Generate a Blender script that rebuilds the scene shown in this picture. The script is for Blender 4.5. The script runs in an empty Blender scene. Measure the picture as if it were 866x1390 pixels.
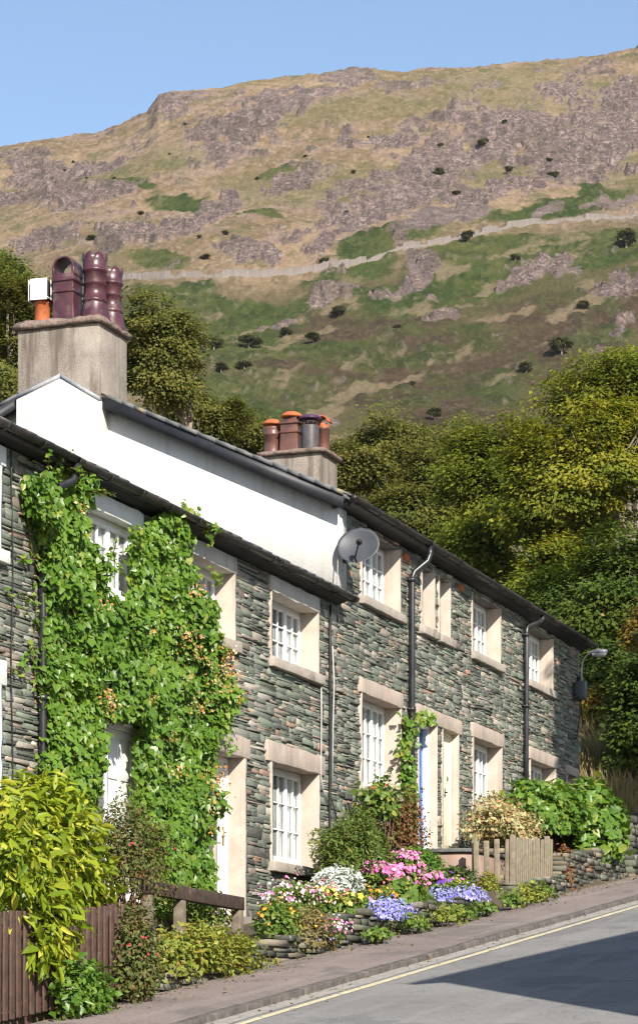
import bpy, bmesh, math, random
import numpy as np
from mathutils import Vector, Matrix
rad = math.radians
SC = bpy.context.scene
COL = SC.collection
RNG = np.random.default_rng(7)
random.seed(7)

# ------------------------------------------------------------------ survey (metres, z = 0 at eye height)
# facade plane X = 0, street on +X, uphill along +Y, camera across the road
TH = rad(19.84); SN, CS = math.sin(TH), math.cos(TH)
FOC, PCX, PCY = 3400.0, 433.0, 1400.0
CAM = (11.55, -32.78, 0.0)

def on_x(px, py, X=0.0):
    """point of the plane X=const seen at photo pixel"""
    q = (px - PCX) / FOC
    t = (X - CAM[0]) / (-SN + CS * q)
    return (X, CAM[1] + t * (CS + SN * q), t * (PCY - py) / FOC)

def on_y(px, py, Y=0.0):
    q = (px - PCX) / FOC
    t = (Y - CAM[1]) / (CS + SN * q)
    return (CAM[0] + t * (-SN + CS * q), Y, t * (PCY - py) / FOC)

def at_d(px, py, D):
    q = (px - PCX) / FOC
    return (CAM[0] + D * (-SN + CS * q), CAM[1] + D * (CS + SN * q), D * (PCY - py) / FOC)

# ------------------------------------------------------------------ noise
def _hash(ix, iy, seed):
    n = (ix.astype(np.int64) * 374761393 + iy.astype(np.int64) * 668265263 + seed * 974634777) & 0xFFFFFFFF
    n = ((n ^ (n >> 13)) * 1274126177) & 0xFFFFFFFF
    n = ((n ^ (n >> 16)) * 2246822519) & 0xFFFFFFFF
    n = n ^ (n >> 15)
    return (n & 0xFFFFFF).astype(np.float64) / 16777215.0

def noise(x, y, seed=0):
    x = np.asarray(x, float); y = np.asarray(y, float)
    ix = np.floor(x); iy = np.floor(y)
    fx = x - ix; fy = y - iy
    ux = fx * fx * fx * (fx * (fx * 6 - 15) + 10); uy = fy * fy * fy * (fy * (fy * 6 - 15) + 10)
    a = _hash(ix, iy, seed); b = _hash(ix + 1, iy, seed); c = _hash(ix, iy + 1, seed); d = _hash(ix + 1, iy + 1, seed)
    return (a + (b - a) * ux) * (1 - uy) + (c + (d - c) * ux) * uy

def fbm(x, y, seed=0, octs=5, gain=0.5):
    t = 0; a = 1; s = 0
    for i in range(octs):
        t = t + a * noise(x, y, seed + i * 17); s += a
        x, y = (x * 1.6 - y * 1.2) + 3.7, (x * 1.2 + y * 1.6) + 1.3
        a *= gain
    return t / s

def ridged(x, y, seed=0, octs=5, gain=0.55):
    t = 0; a = 1; s = 0
    for i in range(octs):
        t = t + a * (1 - np.abs(2 * noise(x, y, seed + i * 13) - 1)); s += a
        x, y = (x * 1.6 - y * 1.2) + 1.9, (x * 1.2 + y * 1.6) + 7.1
        a *= gain
    return t / s

def sstep(a, b, x):
    t = np.clip((np.asarray(x, float) - a) / (b - a), 0, 1)
    return t * t * (3 - 2 * t)

# ------------------------------------------------------------------ mesh builder
class MB:
    def __init__(s):
        s.V = []; s.L = []; s.S = []; s.C = []; s.n = 0; s.hascol = False
    def add(s, v, faces, col=None):
        v = np.asarray(v, float).reshape(-1, 3)
        for f in faces:
            s.L.append(np.asarray(f, np.int64) + s.n); s.S.append(np.array([len(f)]))
        s._v(v, col)
    def add_arr(s, v, f, col=None):
        """v (n,3); f (m,k) equal-sized faces"""
        v = np.asarray(v, float).reshape(-1, 3); f = np.asarray(f, np.int64)
        s.L.append((f + s.n).ravel()); s.S.append(np.full(len(f), f.shape[1]))
        s._v(v, col)
    def _v(s, v, col):
        s.V.append(v)
        if col is None: c = np.ones((len(v), 3)) * 0.5
        else:
            s.hascol = True
            c = np.broadcast_to(np.asarray(col, float), (len(v), 3))
        s.C.append(c); s.n += len(v)
    def box(s, lo, hi, col=None):
        x0, y0, z0 = lo; x1, y1, z1 = hi
        v = [(x0,y0,z0),(x1,y0,z0),(x1,y1,z0),(x0,y1,z0),(x0,y0,z1),(x1,y0,z1),(x1,y1,z1),(x0,y1,z1)]
        s.add(v, [(0,3,2,1),(4,5,6,7),(0,1,5,4),(1,2,6,5),(2,3,7,6),(3,0,4,7)], col)
        return s
    def hexa(s, v, col=None):
        s.add(v, [(0,3,2,1),(4,5,6,7),(0,1,5,4),(1,2,6,5),(2,3,7,6),(3,0,4,7)], col); return s
    def prism(s, poly, axis, a, b, col=None):
        """polygon in the plane perpendicular to axis, extruded from a to b"""
        n = len(poly); v = []
        for t in (a, b):
            for p in poly:
                v.append({'x': (t, p[0], p[1]), 'y': (p[0], t, p[1]), 'z': (p[0], p[1], t)}[axis])
        f = [tuple(range(n - 1, -1, -1)), tuple(range(n, 2 * n))]
        for i in range(n):
            j = (i + 1) % n; f.append((i, j, n + j, n + i))
        s.add(v, f, col); return s
    def tube(s, pts, r, n=8, col=None, cap=True):
        pts = np.asarray(pts, float); m = len(pts)
        r = np.broadcast_to(np.asarray(r, float), (m,))
        tan = np.gradient(pts, axis=0); tan /= np.linalg.norm(tan, axis=1)[:, None] + 1e-9
        ref = np.array([0.31, 0.17, 0.93]) if abs(tan[0][2]) < 0.9 else np.array([0.95, 0.2, 0.1])
        a = np.linspace(0, 2 * np.pi, n, endpoint=False); vs = []
        for i in range(m):
            u = np.cross(tan[i], ref); u /= np.linalg.norm(u) + 1e-9; w = np.cross(tan[i], u)
            vs.append(pts[i] + r[i] * (np.cos(a)[:, None] * u + np.sin(a)[:, None] * w))
        f = [(i*n+k, i*n+(k+1)%n, (i+1)*n+(k+1)%n, (i+1)*n+k) for i in range(m - 1) for k in range(n)]
        if cap: f += [tuple(range(n - 1, -1, -1)), tuple((m-1)*n + k for k in range(n))]
        s.add(np.vstack(vs), f, col); return s
    def lathe(s, prof, c, n=24, col=None, square=False, rot=0.0, closed=False):
        a = np.linspace(0, 2 * np.pi, n, endpoint=False) + rot; vs = []
        for (r, z) in prof:
            vs.append(np.stack([c[0] + r * np.cos(a), c[1] + r * np.sin(a), np.full(n, c[2] + z)], 1))
        m = len(prof)
        f = [(i*n+k, i*n+(k+1)%n, (i+1)*n+(k+1)%n, (i+1)*n+k) for i in range(m - 1) for k in range(n)]
        if closed: f += [tuple(range(n - 1, -1, -1)), tuple((m-1)*n + k for k in range(n))]
        s.add(np.vstack(vs), f, col); return s
    def build(s, name, mat, parent=None, smooth=False, bevel=0.0, origin=None):
        me = bpy.data.meshes.new(name)
        V = np.vstack(s.V); L = np.concatenate(s.L); S = np.concatenate(s.S)
        if origin is not None: V = V - np.asarray(origin, float)
        me.vertices.add(len(V)); me.vertices.foreach_set('co', V.astype(np.float32).ravel())
        me.loops.add(len(L)); me.loops.foreach_set('vertex_index', L.astype(np.int32))
        me.polygons.add(len(S))
        st = np.concatenate([[0], np.cumsum(S)[:-1]])
        me.polygons.foreach_set('loop_start', st.astype(np.int32))
        me.polygons.foreach_set('loop_total', S.astype(np.int32))
        if smooth: me.polygons.foreach_set('use_smooth', np.ones(len(S), bool))
        if s.hascol:
            at = me.color_attributes.new('tint', 'FLOAT_COLOR', 'POINT')
            C = np.hstack([np.vstack(s.C), np.ones((s.n, 1))])
            at.data.foreach_set('color', C.astype(np.float32).ravel())
        me.update(calc_edges=True); me.validate()
        me.materials.append(mat)
        o = bpy.data.objects.new(name, me); COL.objects.link(o)
        if parent is not None: o.parent = parent
        if bevel:
            b = o.modifiers.new('bevel', 'BEVEL'); b.width = bevel; b.segments = 2; b.limit_method = 'ANGLE'
        if origin is not None: o.location = origin
        return o

def tag(o, label=None, cat=None, group=None, kind=None):
    if label: o['label'] = label
    if cat: o['category'] = cat
    if group: o['group'] = group
    if kind: o['kind'] = kind
    return o

def thing(name, label, cat, loc=(0, 0, 0), group=None, rot=0.0):
    o = bpy.data.objects.new(name, None); COL.objects.link(o); o.location = loc; o.rotation_euler = (0, 0, rot)
    o.empty_display_size = 0.2
    return tag(o, label, cat, group)

def copy_thing(src, loc, rot=None, scale=None, label=None):
    r = src.copy(); COL.objects.link(r); r.location = loc
    if rot is not None: r.rotation_euler = (0, 0, rot)
    if scale is not None: r.scale = scale if hasattr(scale, '__len__') else (scale,) * 3
    if label: r['label'] = label
    for ch in list(src.children):
        c = ch.copy(); COL.objects.link(c); c.parent = r
        for g in list(ch.children):
            d = g.copy(); COL.objects.link(d); d.parent = c
    return r

# ------------------------------------------------------------------ materials
def new_mat(name):
    m = bpy.data.materials.new(name); m.use_nodes = True
    nt = m.node_tree; b = nt.nodes['Principled BSDF']
    return m, nt, b

def N(nt, t, **kw):
    n = nt.nodes.new(t)
    for k, v in kw.items(): setattr(n, k, v)
    return n

def mixcol(nt, fac, a, b, mode='MIX'):
    n = N(nt, 'ShaderNodeMix', data_type='RGBA', blend_type=mode)
    if isinstance(fac, (int, float)): n.inputs[0].default_value = fac
    else: nt.links.new(fac, n.inputs[0])
    for i, v in ((6, a), (7, b)):
        if isinstance(v, tuple): n.inputs[i].default_value = (*v[:3], 1)
        else: nt.links.new(v, n.inputs[i])
    return n.outputs[2]

def noise_fac(nt, scale, detail=4, lo=0.35, hi=0.65, rough=0.6, vec=None, dist=0.0):
    if vec is None:
        g = N(nt, 'ShaderNodeNewGeometry'); vec = g.outputs['Position']
    n = N(nt, 'ShaderNodeTexNoise'); n.inputs['Scale'].default_value = scale; n.inputs['Detail'].default_value = detail
    n.inputs['Roughness'].default_value = rough; n.inputs['Distortion'].default_value = dist
    nt.links.new(vec, n.inputs['Vector'])
    r = N(nt, 'ShaderNodeMapRange'); r.inputs[1].default_value = lo; r.inputs[2].default_value = hi
    nt.links.new(n.outputs['Fac'], r.inputs[0])
    return r.outputs[0]

def bump(nt, b, fac, strength=0.3, dist=0.01):
    n = N(nt, 'ShaderNodeBump'); n.inputs['Strength'].default_value = strength; n.inputs['Distance'].default_value = dist
    nt.links.new(fac, n.inputs['Height']); nt.links.new(n.outputs[0], b.inputs['Normal'])

def stretch(nt, sx, sy, sz):
    g = N(nt, 'ShaderNodeNewGeometry'); m = N(nt, 'ShaderNodeMapping'); m.inputs['Scale'].default_value = (sx, sy, sz)
    nt.links.new(g.outputs['Position'], m.inputs['Vector']); return m.outputs[0]

def simple(name, c1, c2=None, scale=6.0, rough=0.8, bs=0.2, bd=0.01, metal=0.0, spec=0.4, bscale=None, c3=None, s3=1.5, lo3=.55, hi3=.7):
    m, nt, b = new_mat(name)
    c2 = c2 or tuple(x * 0.8 for x in c1)
    f = noise_fac(nt, scale, 6)
    c = mixcol(nt, f, c2, c1)
    if c3: c = mixcol(nt, noise_fac(nt, s3, 6, lo3, hi3), c, c3)
    nt.links.new(c, b.inputs['Base Color'])
    b.inputs['Roughness'].default_value = rough; b.inputs['Metallic'].default_value = metal
    b.inputs['Specular IOR Level'].default_value = spec
    if bs: bump(nt, b, noise_fac(nt, bscale or scale * 4, 5, 0, 1), bs, bd)
    return m

def leaf_mat(name, dark, light, accent, trans=0.3, rough=0.5, spec=0.35):
    """tint.r: dark to light by leaf, darker deep in bushes and low in clumps, tint.g: share of the accent colour"""
    m, nt, b = new_mat(name)
    a = N(nt, 'ShaderNodeAttribute', attribute_name='tint')
    sp = N(nt, 'ShaderNodeSeparateColor'); nt.links.new(a.outputs['Color'], sp.inputs[0])
    c = mixcol(nt, sp.outputs[0], dark, light); c = mixcol(nt, sp.outputs[1], c, accent)
    nt.links.new(c, b.inputs['Base Color']); b.inputs['Roughness'].default_value = rough
    b.inputs['Specular IOR Level'].default_value = spec
    t = N(nt, 'ShaderNodeBsdfTranslucent')
    t2 = mixcol(nt, 1.0, c, (1.5, 1.4, 0.7), 'MULTIPLY'); nt.links.new(t2, t.inputs['Color'])
    mx = N(nt, 'ShaderNodeMixShader'); mx.inputs[0].default_value = trans
    nt.links.new(b.outputs[0], mx.inputs[1]); nt.links.new(t.outputs[0], mx.inputs[2])
    nt.links.new(mx.outputs[0], nt.nodes['Material Output'].inputs['Surface'])
    return m

def stone_mat(name, nscale=18, dark=0.62):
    m, nt, b = new_mat(name)
    a = N(nt, 'ShaderNodeAttribute', attribute_name='tint')
    f = noise_fac(nt, nscale, 8, .3, .7, .7, vec=stretch(nt, 1, .5, 1.6))
    c = mixcol(nt, 1.0, a.outputs['Color'], mixcol(nt, f, (dark,) * 3, (1.25,) * 3), 'MULTIPLY')
    c = mixcol(nt, noise_fac(nt, 5.0, 6, .58, .74), c, (.30, .29, .26))     # pale lichen bloom
    nt.links.new(c, b.inputs['Base Color']); b.inputs['Roughness'].default_value = 0.75
    b.inputs['Specular IOR Level'].default_value = 0.4
    bump(nt, b, noise_fac(nt, 42, 7, 0, 1, .7, vec=stretch(nt, 1, .45, 1.8)), 0.55, 0.012)
    return m

M = {}
M['slate_stone'] = stone_mat('slate_stone')
M['mortar'] = simple('mortar', (.15, .14, .125), scale=12, rough=.95)
M['white_render'] = simple('white_render', (.74, .73, .70), (.68, .67, .64), scale=3, rough=.75, bs=.35, bd=.012, bscale=14, c3=(.66, .65, .61), s3=1.1, lo3=.6, hi3=.8)
M['grey_roughcast'] = None
M['lintel_stone'] = simple('lintel_stone', (.50, .395, .335), (.42, .33, .28), scale=5, rough=.85, bs=.25, bd=.008, c3=(.33, .28, .24), s3=3.2, lo3=.6, hi3=.75)
M['plaster'] = simple('plaster', (.50, .41, .355), (.43, .345, .295), scale=5, rough=.85, bs=.3, bd=.008, c3=(.40, .33, .28), s3=2.6, lo3=.58, hi3=.74)
M['sill_stone'] = simple('sill_stone', (.42, .37, .32), (.33, .285, .245), scale=7, rough=.85, bs=.3, bd=.008, c3=(.20, .18, .16), s3=3, lo3=.56, hi3=.7)
M['white_paint'] = simple('white_paint', (.82, .82, .81), (.77, .77, .76), scale=4, rough=.4, bs=.05, bd=.004, c3=(.62, .61, .57), s3=6, lo3=.64, hi3=.8)
M['white_lintel'] = simple('white_lintel', (.76, .76, .74), (.68, .68, .65), scale=5, rough=.7, bs=.2, bd=.006)
M['cream_paint'] = simple('cream_paint', (.72, .68, .52), (.66, .62, .47), scale=4, rough=.5, bs=.06, bd=.004)
M['blue_paint'] = simple('blue_paint', (.03, .13, .50), scale=4, rough=.4, bs=.05)
M['black_plastic'] = simple('black_plastic', (.012, .012, .014), (.03, .03, .033), scale=5, rough=.32, bs=.04, spec=.5)
M['gutter_plastic'] = simple('gutter_plastic', (.014, .012, .011), (.04, .034, .03), scale=7, rough=.45, bs=.08, spec=.45)
M['dark_board'] = simple('dark_board', (.016, .018, .024), (.03, .031, .036), scale=5, rough=.5, bs=.1, spec=.4, c3=(.16, .15, .14), s3=5, lo3=.66, hi3=.74)
M['soffit_board'] = simple('soffit_board', (.014, .013, .013), (.03, .027, .025), scale=5, rough=.8)
M['roof_slate'] = simple('roof_slate', (.15, .15, .15), (.09, .095, .10), scale=5, rough=.75, bs=.4, bd=.01, c3=(.26, .21, .12), s3=4, lo3=.56, hi3=.68)
M['lead'] = simple('lead', (.34, .35, .37), (.24, .25, .27), scale=8, rough=.55, bs=.2)
M['brass'] = simple('brass', (.50, .34, .12), scale=8, rough=.35, metal=1, bs=0)
M['iron'] = simple('iron', (.02, .02, .02), scale=8, rough=.5, bs=.1)
M['orange_clay'] = simple('orange_clay', (.46, .125, .04), (.38, .10, .035), scale=9, rough=.65, bs=.15, c3=(.20, .07, .04), s3=5, lo3=.6, hi3=.75)
M['purple_glaze'] = simple('purple_glaze', (.085, .028, .036), (.05, .018, .025), scale=8, rough=.36, bs=.15, spec=.55, c3=(.15, .10, .095), s3=5, lo3=.54, hi3=.70)
M['brown_glaze'] = simple('brown_glaze', (.155, .066, .046), (.10, .045, .036), scale=7, rough=.36, bs=.06, spec=.6, c3=(.05, .03, .03), s3=4, lo3=.56, hi3=.7)
M['dark_clay'] = simple('dark_clay', (.085, .07, .075), (.05, .042, .045), scale=7, rough=.5, bs=.06)
M['purple_clay'] = simple('purple_clay', (.075, .03, .08), scale=7, rough=.35, bs=.06)
M['pale_metal'] = simple('pale_metal', (.74, .73, .69), (.66, .65, .61), scale=4, rough=.45, bs=.04)
M['hollow_black'] = simple('hollow_black', (.01, .01, .01), scale=5, rough=.9)
M['haunching'] = simple('haunching', (.26, .19, .155), (.13, .095, .08), scale=14, rough=.95, bs=.8, bd=.03, bscale=16, c3=(.06, .05, .04), s3=7, lo3=.55, hi3=.66)
M['grey_cable'] = simple('grey_cable', (.45, .44, .42), scale=8, rough=.6, bs=0)
M['dish_grey'] = simple('dish_grey', (.075, .078, .088), (.055, .058, .066), scale=4, rough=.5, bs=.05)
M['lamp_metal'] = simple('lamp_metal', (.42, .42, .44), (.33, .33, .35), scale=5, rough=.4, bs=.05, metal=.5)
M['lamp_glass'] = simple('lamp_glass', (.50, .52, .55), scale=9, rough=.25, bs=.05)
M['box_metal'] = simple('box_metal', (.075, .085, .10), scale=5, rough=.45, bs=.05)
M['brown_wood'] = simple('brown_wood', (.10, .056, .042), (.06, .036, .029), scale=9, rough=.75, bs=.4, bd=.008, c3=(.17, .115, .09), s3=6, lo3=.58, hi3=.74)
M['dark_wood'] = simple('dark_wood', (.075, .048, .035), (.04, .027, .02), scale=11, rough=.8, bs=.4, bd=.008, c3=(.15, .11, .08), s3=5, lo3=.58, hi3=.72)
M['grey_wood'] = simple('grey_wood', (.28, .23, .165), (.17, .14, .10), scale=12, rough=.85, bs=.4, bd=.006, c3=(.18, .19, .09), s3=4, lo3=.52, hi3=.7)
M['post_wood'] = simple('post_wood', (.20, .165, .125), (.12, .095, .07), scale=12, rough=.9, bs=.4, bd=.008, c3=(.24, .23, .15), s3=5, lo3=.55, hi3=.7)
M['asphalt'] = simple('asphalt', (.225, .218, .218), (.175, .17, .172), scale=2.0, rough=.88, bs=.5, bd=.006, bscale=90)
M['gutter_strip'] = simple('gutter_strip', (.36, .33, .30), (.25, .235, .22), scale=7, rough=.9, bs=.5, bd=.006, bscale=90)
M['pavement'] = simple('pavement', (.255, .19, .172), (.19, .145, .135), scale=3.0, rough=.9, bs=.5, bd=.006, bscale=80, c3=(.24, .20, .18), s3=1.4, lo3=.55, hi3=.7)
M['kerb'] = simple('kerb', (.15, .13, .12), (.07, .062, .055), scale=9, rough=.9, bs=.4)
M['yellow_line'] = simple('yellow_line', (.64, .56, .36), (.52, .46, .32), scale=9, rough=.7, bs=.2, c3=(.25, .24, .21), s3=14, lo3=.52, hi3=.66)
M['soil'] = simple('soil', (.085, .06, .042), (.05, .038, .028), scale=7, rough=.95, bs=.6, bd=.03)
M['bark'] = simple('bark', (.30, .25, .20), (.15, .12, .095), scale=14, rough=.9, bs=.6, bd=.02)
M['stem'] = simple('stem', (.16, .09, .055), scale=14, rough=.85, bs=.3)
M['curtain'] = simple('curtain', (.80, .80, .77), (.70, .70, .67), scale=5, rough=.9, bs=0)
M['room_dark'] = simple('room_dark', (.035, .035, .035), scale=3, rough=.9, bs=0)
M['step_stone'] = simple('step_stone', (.30, .26, .23), (.20, .175, .155), scale=7, rough=.9, bs=.4, bd=.01)
M['plinth_paint'] = simple('plinth_paint', (.34, .235, .19), (.26, .185, .15), scale=4, rough=.85, bs=.3, bd=.008, c3=(.17, .13, .11), s3=3, lo3=.58, hi3=.75)

def tarmac(name, base, dark, light, patch):
    m, nt, b = new_mat(name)
    c = mixcol(nt, noise_fac(nt, .7, 6, .35, .65), dark, base)
    c = mixcol(nt, noise_fac(nt, .45, 3, .56, .60, dist=.8), c, patch)
    c = mixcol(nt, noise_fac(nt, 1.0, 5, .52, .75, vec=stretch(nt, 3.0, .25, 1)), c, light)
    sp = noise_fac(nt, 70, 3, .3, .7); c = mixcol(nt, 1.0, c, mixcol(nt, sp, (.66, .66, .66), (1.36, 1.35, 1.32)), 'MULTIPLY')
    ck = noise_fac(nt, 1.6, 6, .490, .510, .6, dist=.5); p = N(nt, 'ShaderNodeMath', operation='PINGPONG'); p.inputs[1].default_value = .5; nt.links.new(ck, p.inputs[0])
    c = mixcol(nt, p.outputs[0], c, tuple(x * .35 for x in dark))
    nt.links.new(c, b.inputs['Base Color']); b.inputs['Roughness'].default_value = .9
    bump(nt, b, noise_fac(nt, 110, 3, 0, 1), .6, .006)
    return m
M['asphalt'] = tarmac('asphalt', (.225, .218, .215), (.185, .18, .178), (.26, .25, .245), (.165, .16, .16))
M['pavement'] = tarmac('pavement', (.235, .19, .175), (.185, .15, .14), (.275, .235, .215), (.16, .135, .127))

def streaked(name, base, soft, streak):
    m, nt, b = new_mat(name)
    c = mixcol(nt, noise_fac(nt, 3.0, 6), soft, base)
    c = mixcol(nt, noise_fac(nt, 1.0, 6, .52, .80, vec=stretch(nt, 7, 7, .5)), c, streak)
    c = mixcol(nt, noise_fac(nt, .9, 7, .58, .78), c, streak)
    c = mixcol(nt, noise_fac(nt, 30, 4, .60, .78), c, soft)
    nt.links.new(c, b.inputs['Base Color']); b.inputs['Roughness'].default_value = .8
    bump(nt, b, noise_fac(nt, 26, 6, 0, 1, .65), .55, .014)
    return m
M['white_render'] = streaked('white_render', (.62, .61, .59), (.56, .55, .525), (.44, .425, .395))
M['plaster'] = streaked('plaster', (.49, .42, .355), (.40, .34, .285), (.26, .21, .17))
M['pale_lintel'] = streaked('pale_lintel', (.60, .56, .50), (.52, .48, .42), (.36, .32, .27))
M['lintel_stone'] = streaked('lintel_stone', (.47, .39, .325), (.38, .31, .255), (.25, .205, .17))

def roughcast():
    m, nt, b = new_mat('grey_roughcast')
    v = N(nt, 'ShaderNodeTexVoronoi'); v.inputs['Scale'].default_value = 75
    g = N(nt, 'ShaderNodeNewGeometry'); nt.links.new(g.outputs['Position'], v.inputs['Vector'])
    c = mixcol(nt, v.outputs['Color'], (.15, .125, .10), (.30, .26, .225))
    c = mixcol(nt, noise_fac(nt, 2.2, 6, .45, .75), c, (.33, .29, .25))
    c = mixcol(nt, noise_fac(nt, 1.0, 6, .50, .64, vec=stretch(nt, 4.5, 4.5, .55)), c, (.115, .092, .074))   # run-off stains
    nt.links.new(c, b.inputs['Base Color']); b.inputs['Roughness'].default_value = .95
    bump(nt, b, v.outputs['Distance'], .6, .008)
    return m
M['grey_roughcast'] = roughcast()

def glass():
    m, nt, b = new_mat('window_glass')
    gl = N(nt, 'ShaderNodeBsdfGlossy'); gl.inputs['Roughness'].default_value = .03; gl.inputs['Color'].default_value = (.9, .93, .95, 1)
    tr = N(nt, 'ShaderNodeBsdfTransparent'); tr.inputs['Color'].default_value = (.95, .97, .96, 1)
    lw = N(nt, 'ShaderNodeLayerWeight'); pw = N(nt, 'ShaderNodeMath', operation='POWER'); pw.inputs[1].default_value = 4.0
    nt.links.new(lw.outputs['Facing'], pw.inputs[0]); fr = N(nt, 'ShaderNodeMath', operation='MULTIPLY_ADD'); fr.inputs[1].default_value = .6; fr.inputs[2].default_value = .05
    nt.links.new(pw.outputs[0], fr.inputs[0])
    mx = N(nt, 'ShaderNodeMixShader')
    nt.links.new(fr.outputs[0], mx.inputs[0]); nt.links.new(tr.outputs[0], mx.inputs[1]); nt.links.new(gl.outputs[0], mx.inputs[2])
    nt.links.new(mx.outputs[0], nt.nodes['Material Output'].inputs['Surface'])
    return m
M['glass'] = glass()

# foliage
M['vine_leaf'] = leaf_mat('vine_leaf', (.055, .135, .016), (.155, .265, .035), (.27, .30, .05), .32, .36)
M['vine_bloom'] = leaf_mat('vine_bloom', (.40, .15, .04), (.52, .30, .10), (.60, .52, .34), .25, .7)
M['laurel_leaf'] = leaf_mat('laurel_leaf', (.11, .175, .012), (.28, .34, .022), (.48, .46, .06), .30, .40, .3)
M['oak_leaf'] = leaf_mat('oak_leaf', (.052, .082, .010), (.172, .208, .024), (.29, .27, .03), .36, .6, .15)
M['olive_leaf'] = leaf_mat('olive_leaf', (.058, .074, .016), (.145, .160, .034), (.20, .18, .045), .36, .6, .15)
M['dark_leaf'] = leaf_mat('dark_leaf', (.03, .06, .010), (.085, .135, .022), (.15, .175, .03), .32, .6, .15)
M['autumn_leaf'] = leaf_mat('autumn_leaf', (.05, .085, .012), (.15, .17, .02), (.30, .17, .03), .35, .5)
M['shrub_leaf'] = leaf_mat('shrub_leaf', (.05, .12, .018), (.135, .24, .032), (.28, .33, .06), .3, .35)
M['golden_leaf'] = leaf_mat('golden_leaf', (.11, .155, .02), (.29, .32, .05), (.36, .24, .06), .3, .5)
M['variegated_leaf'] = leaf_mat('variegated_leaf', (.22, .25, .09), (.50, .48, .26), (.42, .22, .11), .25, .55)
M['conifer_leaf'] = leaf_mat('conifer_leaf', (.045, .095, .014), (.13, .18, .028), (.21, .17, .045), .15, .6)
M['russet_leaf'] = leaf_mat('russet_leaf', (.07, .055, .02), (.13, .12, .03), (.26, .08, .04), .25, .6)
M['twiggy_leaf'] = leaf_mat('twiggy_leaf', (.05, .07, .018), (.15, .17, .04), (.20, .10, .045), .25, .6)
M['thorn_leaf'] = leaf_mat('thorn_leaf', (.055, .065, .028), (.11, .12, .05), (.14, .12, .06), .3, .7, .1)
M['silver_leaf'] = leaf_mat('silver_leaf', (.36, .40, .38), (.62, .66, .64), (.5, .55, .5), .15, .8)
M['bed_leaf'] = leaf_mat('bed_leaf', (.06, .13, .02), (.16, .24, .04), (.30, .30, .06), .28, .5)
M['dry_grass'] = leaf_mat('dry_grass', (.15, .11, .045), (.32, .235, .10), (.20, .20, .06), .25, .7)
M['dried_leaf'] = leaf_mat('dried_leaf', (.12, .11, .04), (.30, .25, .10), (.34, .20, .08), .25, .7)
M['bracken_leaf'] = leaf_mat('bracken_leaf', (.03, .055, .012), (.075, .11, .025), (.14, .12, .04), .2, .6)
def petal(name, a, b, c=None): return leaf_mat(name, a, b, c or b, .25, .6)
M['pink_petal'] = petal('pink_petal', (.62, .12, .40), (.80, .29, .56), (.86, .48, .68))
M['white_petal'] = petal('white_petal', (.78, .58, .66), (.84, .76, .79), (.74, .36, .54))
M['yellow_petal'] = petal('yellow_petal', (.80, .62, .06), (.86, .76, .22))
M['orange_petal'] = petal('orange_petal', (.80, .25, .02), (.85, .42, .04))
M['coral_petal'] = petal('coral_petal', (.75, .10, .10), (.82, .28, .26), (.85, .35, .50))
M['blue_petal'] = petal('blue_petal', (.17, .17, .60), (.35, .35, .80), (.55, .50, .84))
M['violet_petal'] = petal('violet_petal', (.13, .03, .36), (.24, .06, .50))
M['red_petal'] = petal('red_petal', (.45, .02, .05), (.60, .04, .08))

# ------------------------------------------------------------------ leaves
T_SIMPLE = (np.array([(0, 0, 0), (.45, -.32, .07), (1, 0, -.06), (.45, .32, .07)]), [(0, 1, 2), (0, 2, 3)])
T_LONG = (np.array([(0, 0, 0), (.3, -.15, .04), (.68, -.13, .02), (1, 0, -.14), (.68, .13, .02), (.3, .15, .04), (.5, 0, -.02)]),
          [(0, 1, 6), (1, 2, 6), (2, 3, 6), (3, 4, 6), (4, 5, 6), (5, 0, 6)])
T_HEART = (np.array([(0, 0, 0), (-.05, -.34, .05), (.35, -.45, .04), (.75, -.22, -.02), (1.05, 0, -.12), (.75, .22, -.02), (.35, .45, .04), (-.05, .34, .05), (.45, 0, -.03)]),
           [(0, 1, 8), (1, 2, 8), (2, 3, 8), (3, 4, 8), (4, 5, 8), (5, 6, 8), (6, 7, 8), (7, 0, 8)])
_pa = np.linspace(0, 2 * np.pi, 10, endpoint=False)
_pr = np.where(np.arange(10) % 2 == 0, .5, .33)
T_FLOWER = (np.vstack([np.stack([_pr * np.cos(_pa), _pr * np.sin(_pa), .10 + 0 * _pa], 1), [(0, 0, 0)]]), [(k, (k + 1) % 10, 10) for k in range(10)])
T_SPRIG = (np.array([(0, 0, 0), (.3, -.17, .03), (.75, -.12, .0), (1, 0, -.06), (.75, .12, .0), (.3, .17, .03)]), [(0, 1, 5), (1, 2, 5), (5, 2, 4), (4, 2, 3)])
T_BLADE = (np.array([(0, -.04, 0), (0, .04, 0), (.55, .03, .02), (.55, -.03, .02), (1, 0, -.08)]), [(0, 1, 2), (0, 2, 3), (3, 2, 4)])

def nrmz(a): return a / (np.linalg.norm(a, axis=-1, keepdims=True) + 1e-9)

def leaves(mb, P, nrm, dirs, size, tmpl, tint):
    n = len(P)
    if n == 0: return
    z = nrmz(nrm); x = dirs - (dirs * z).sum(1, keepdims=True) * z; x = nrmz(x); y = np.cross(z, x)
    size = np.broadcast_to(np.asarray(size, float), (n,)); wv = RNG.uniform(.65, 1.3, n)[:, None, None]; zv = RNG.uniform(.2, 2.2, n)[:, None, None]
    tv, tf = tmpl; k = len(tv); tf = np.array(tf)
    v = P[:, None, :] + size[:, None, None] * (tv[None, :, 0:1] * x[:, None, :] + tv[None, :, 1:2] * wv * y[:, None, :] + tv[None, :, 2:3] * zv * z[:, None, :])
    f = (tf[None] + (np.arange(n) * k)[:, None, None]).reshape(-1, tf.shape[1])
    mb.add_arr(v.reshape(-1, 3), f, np.repeat(tint, k, axis=0))

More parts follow.
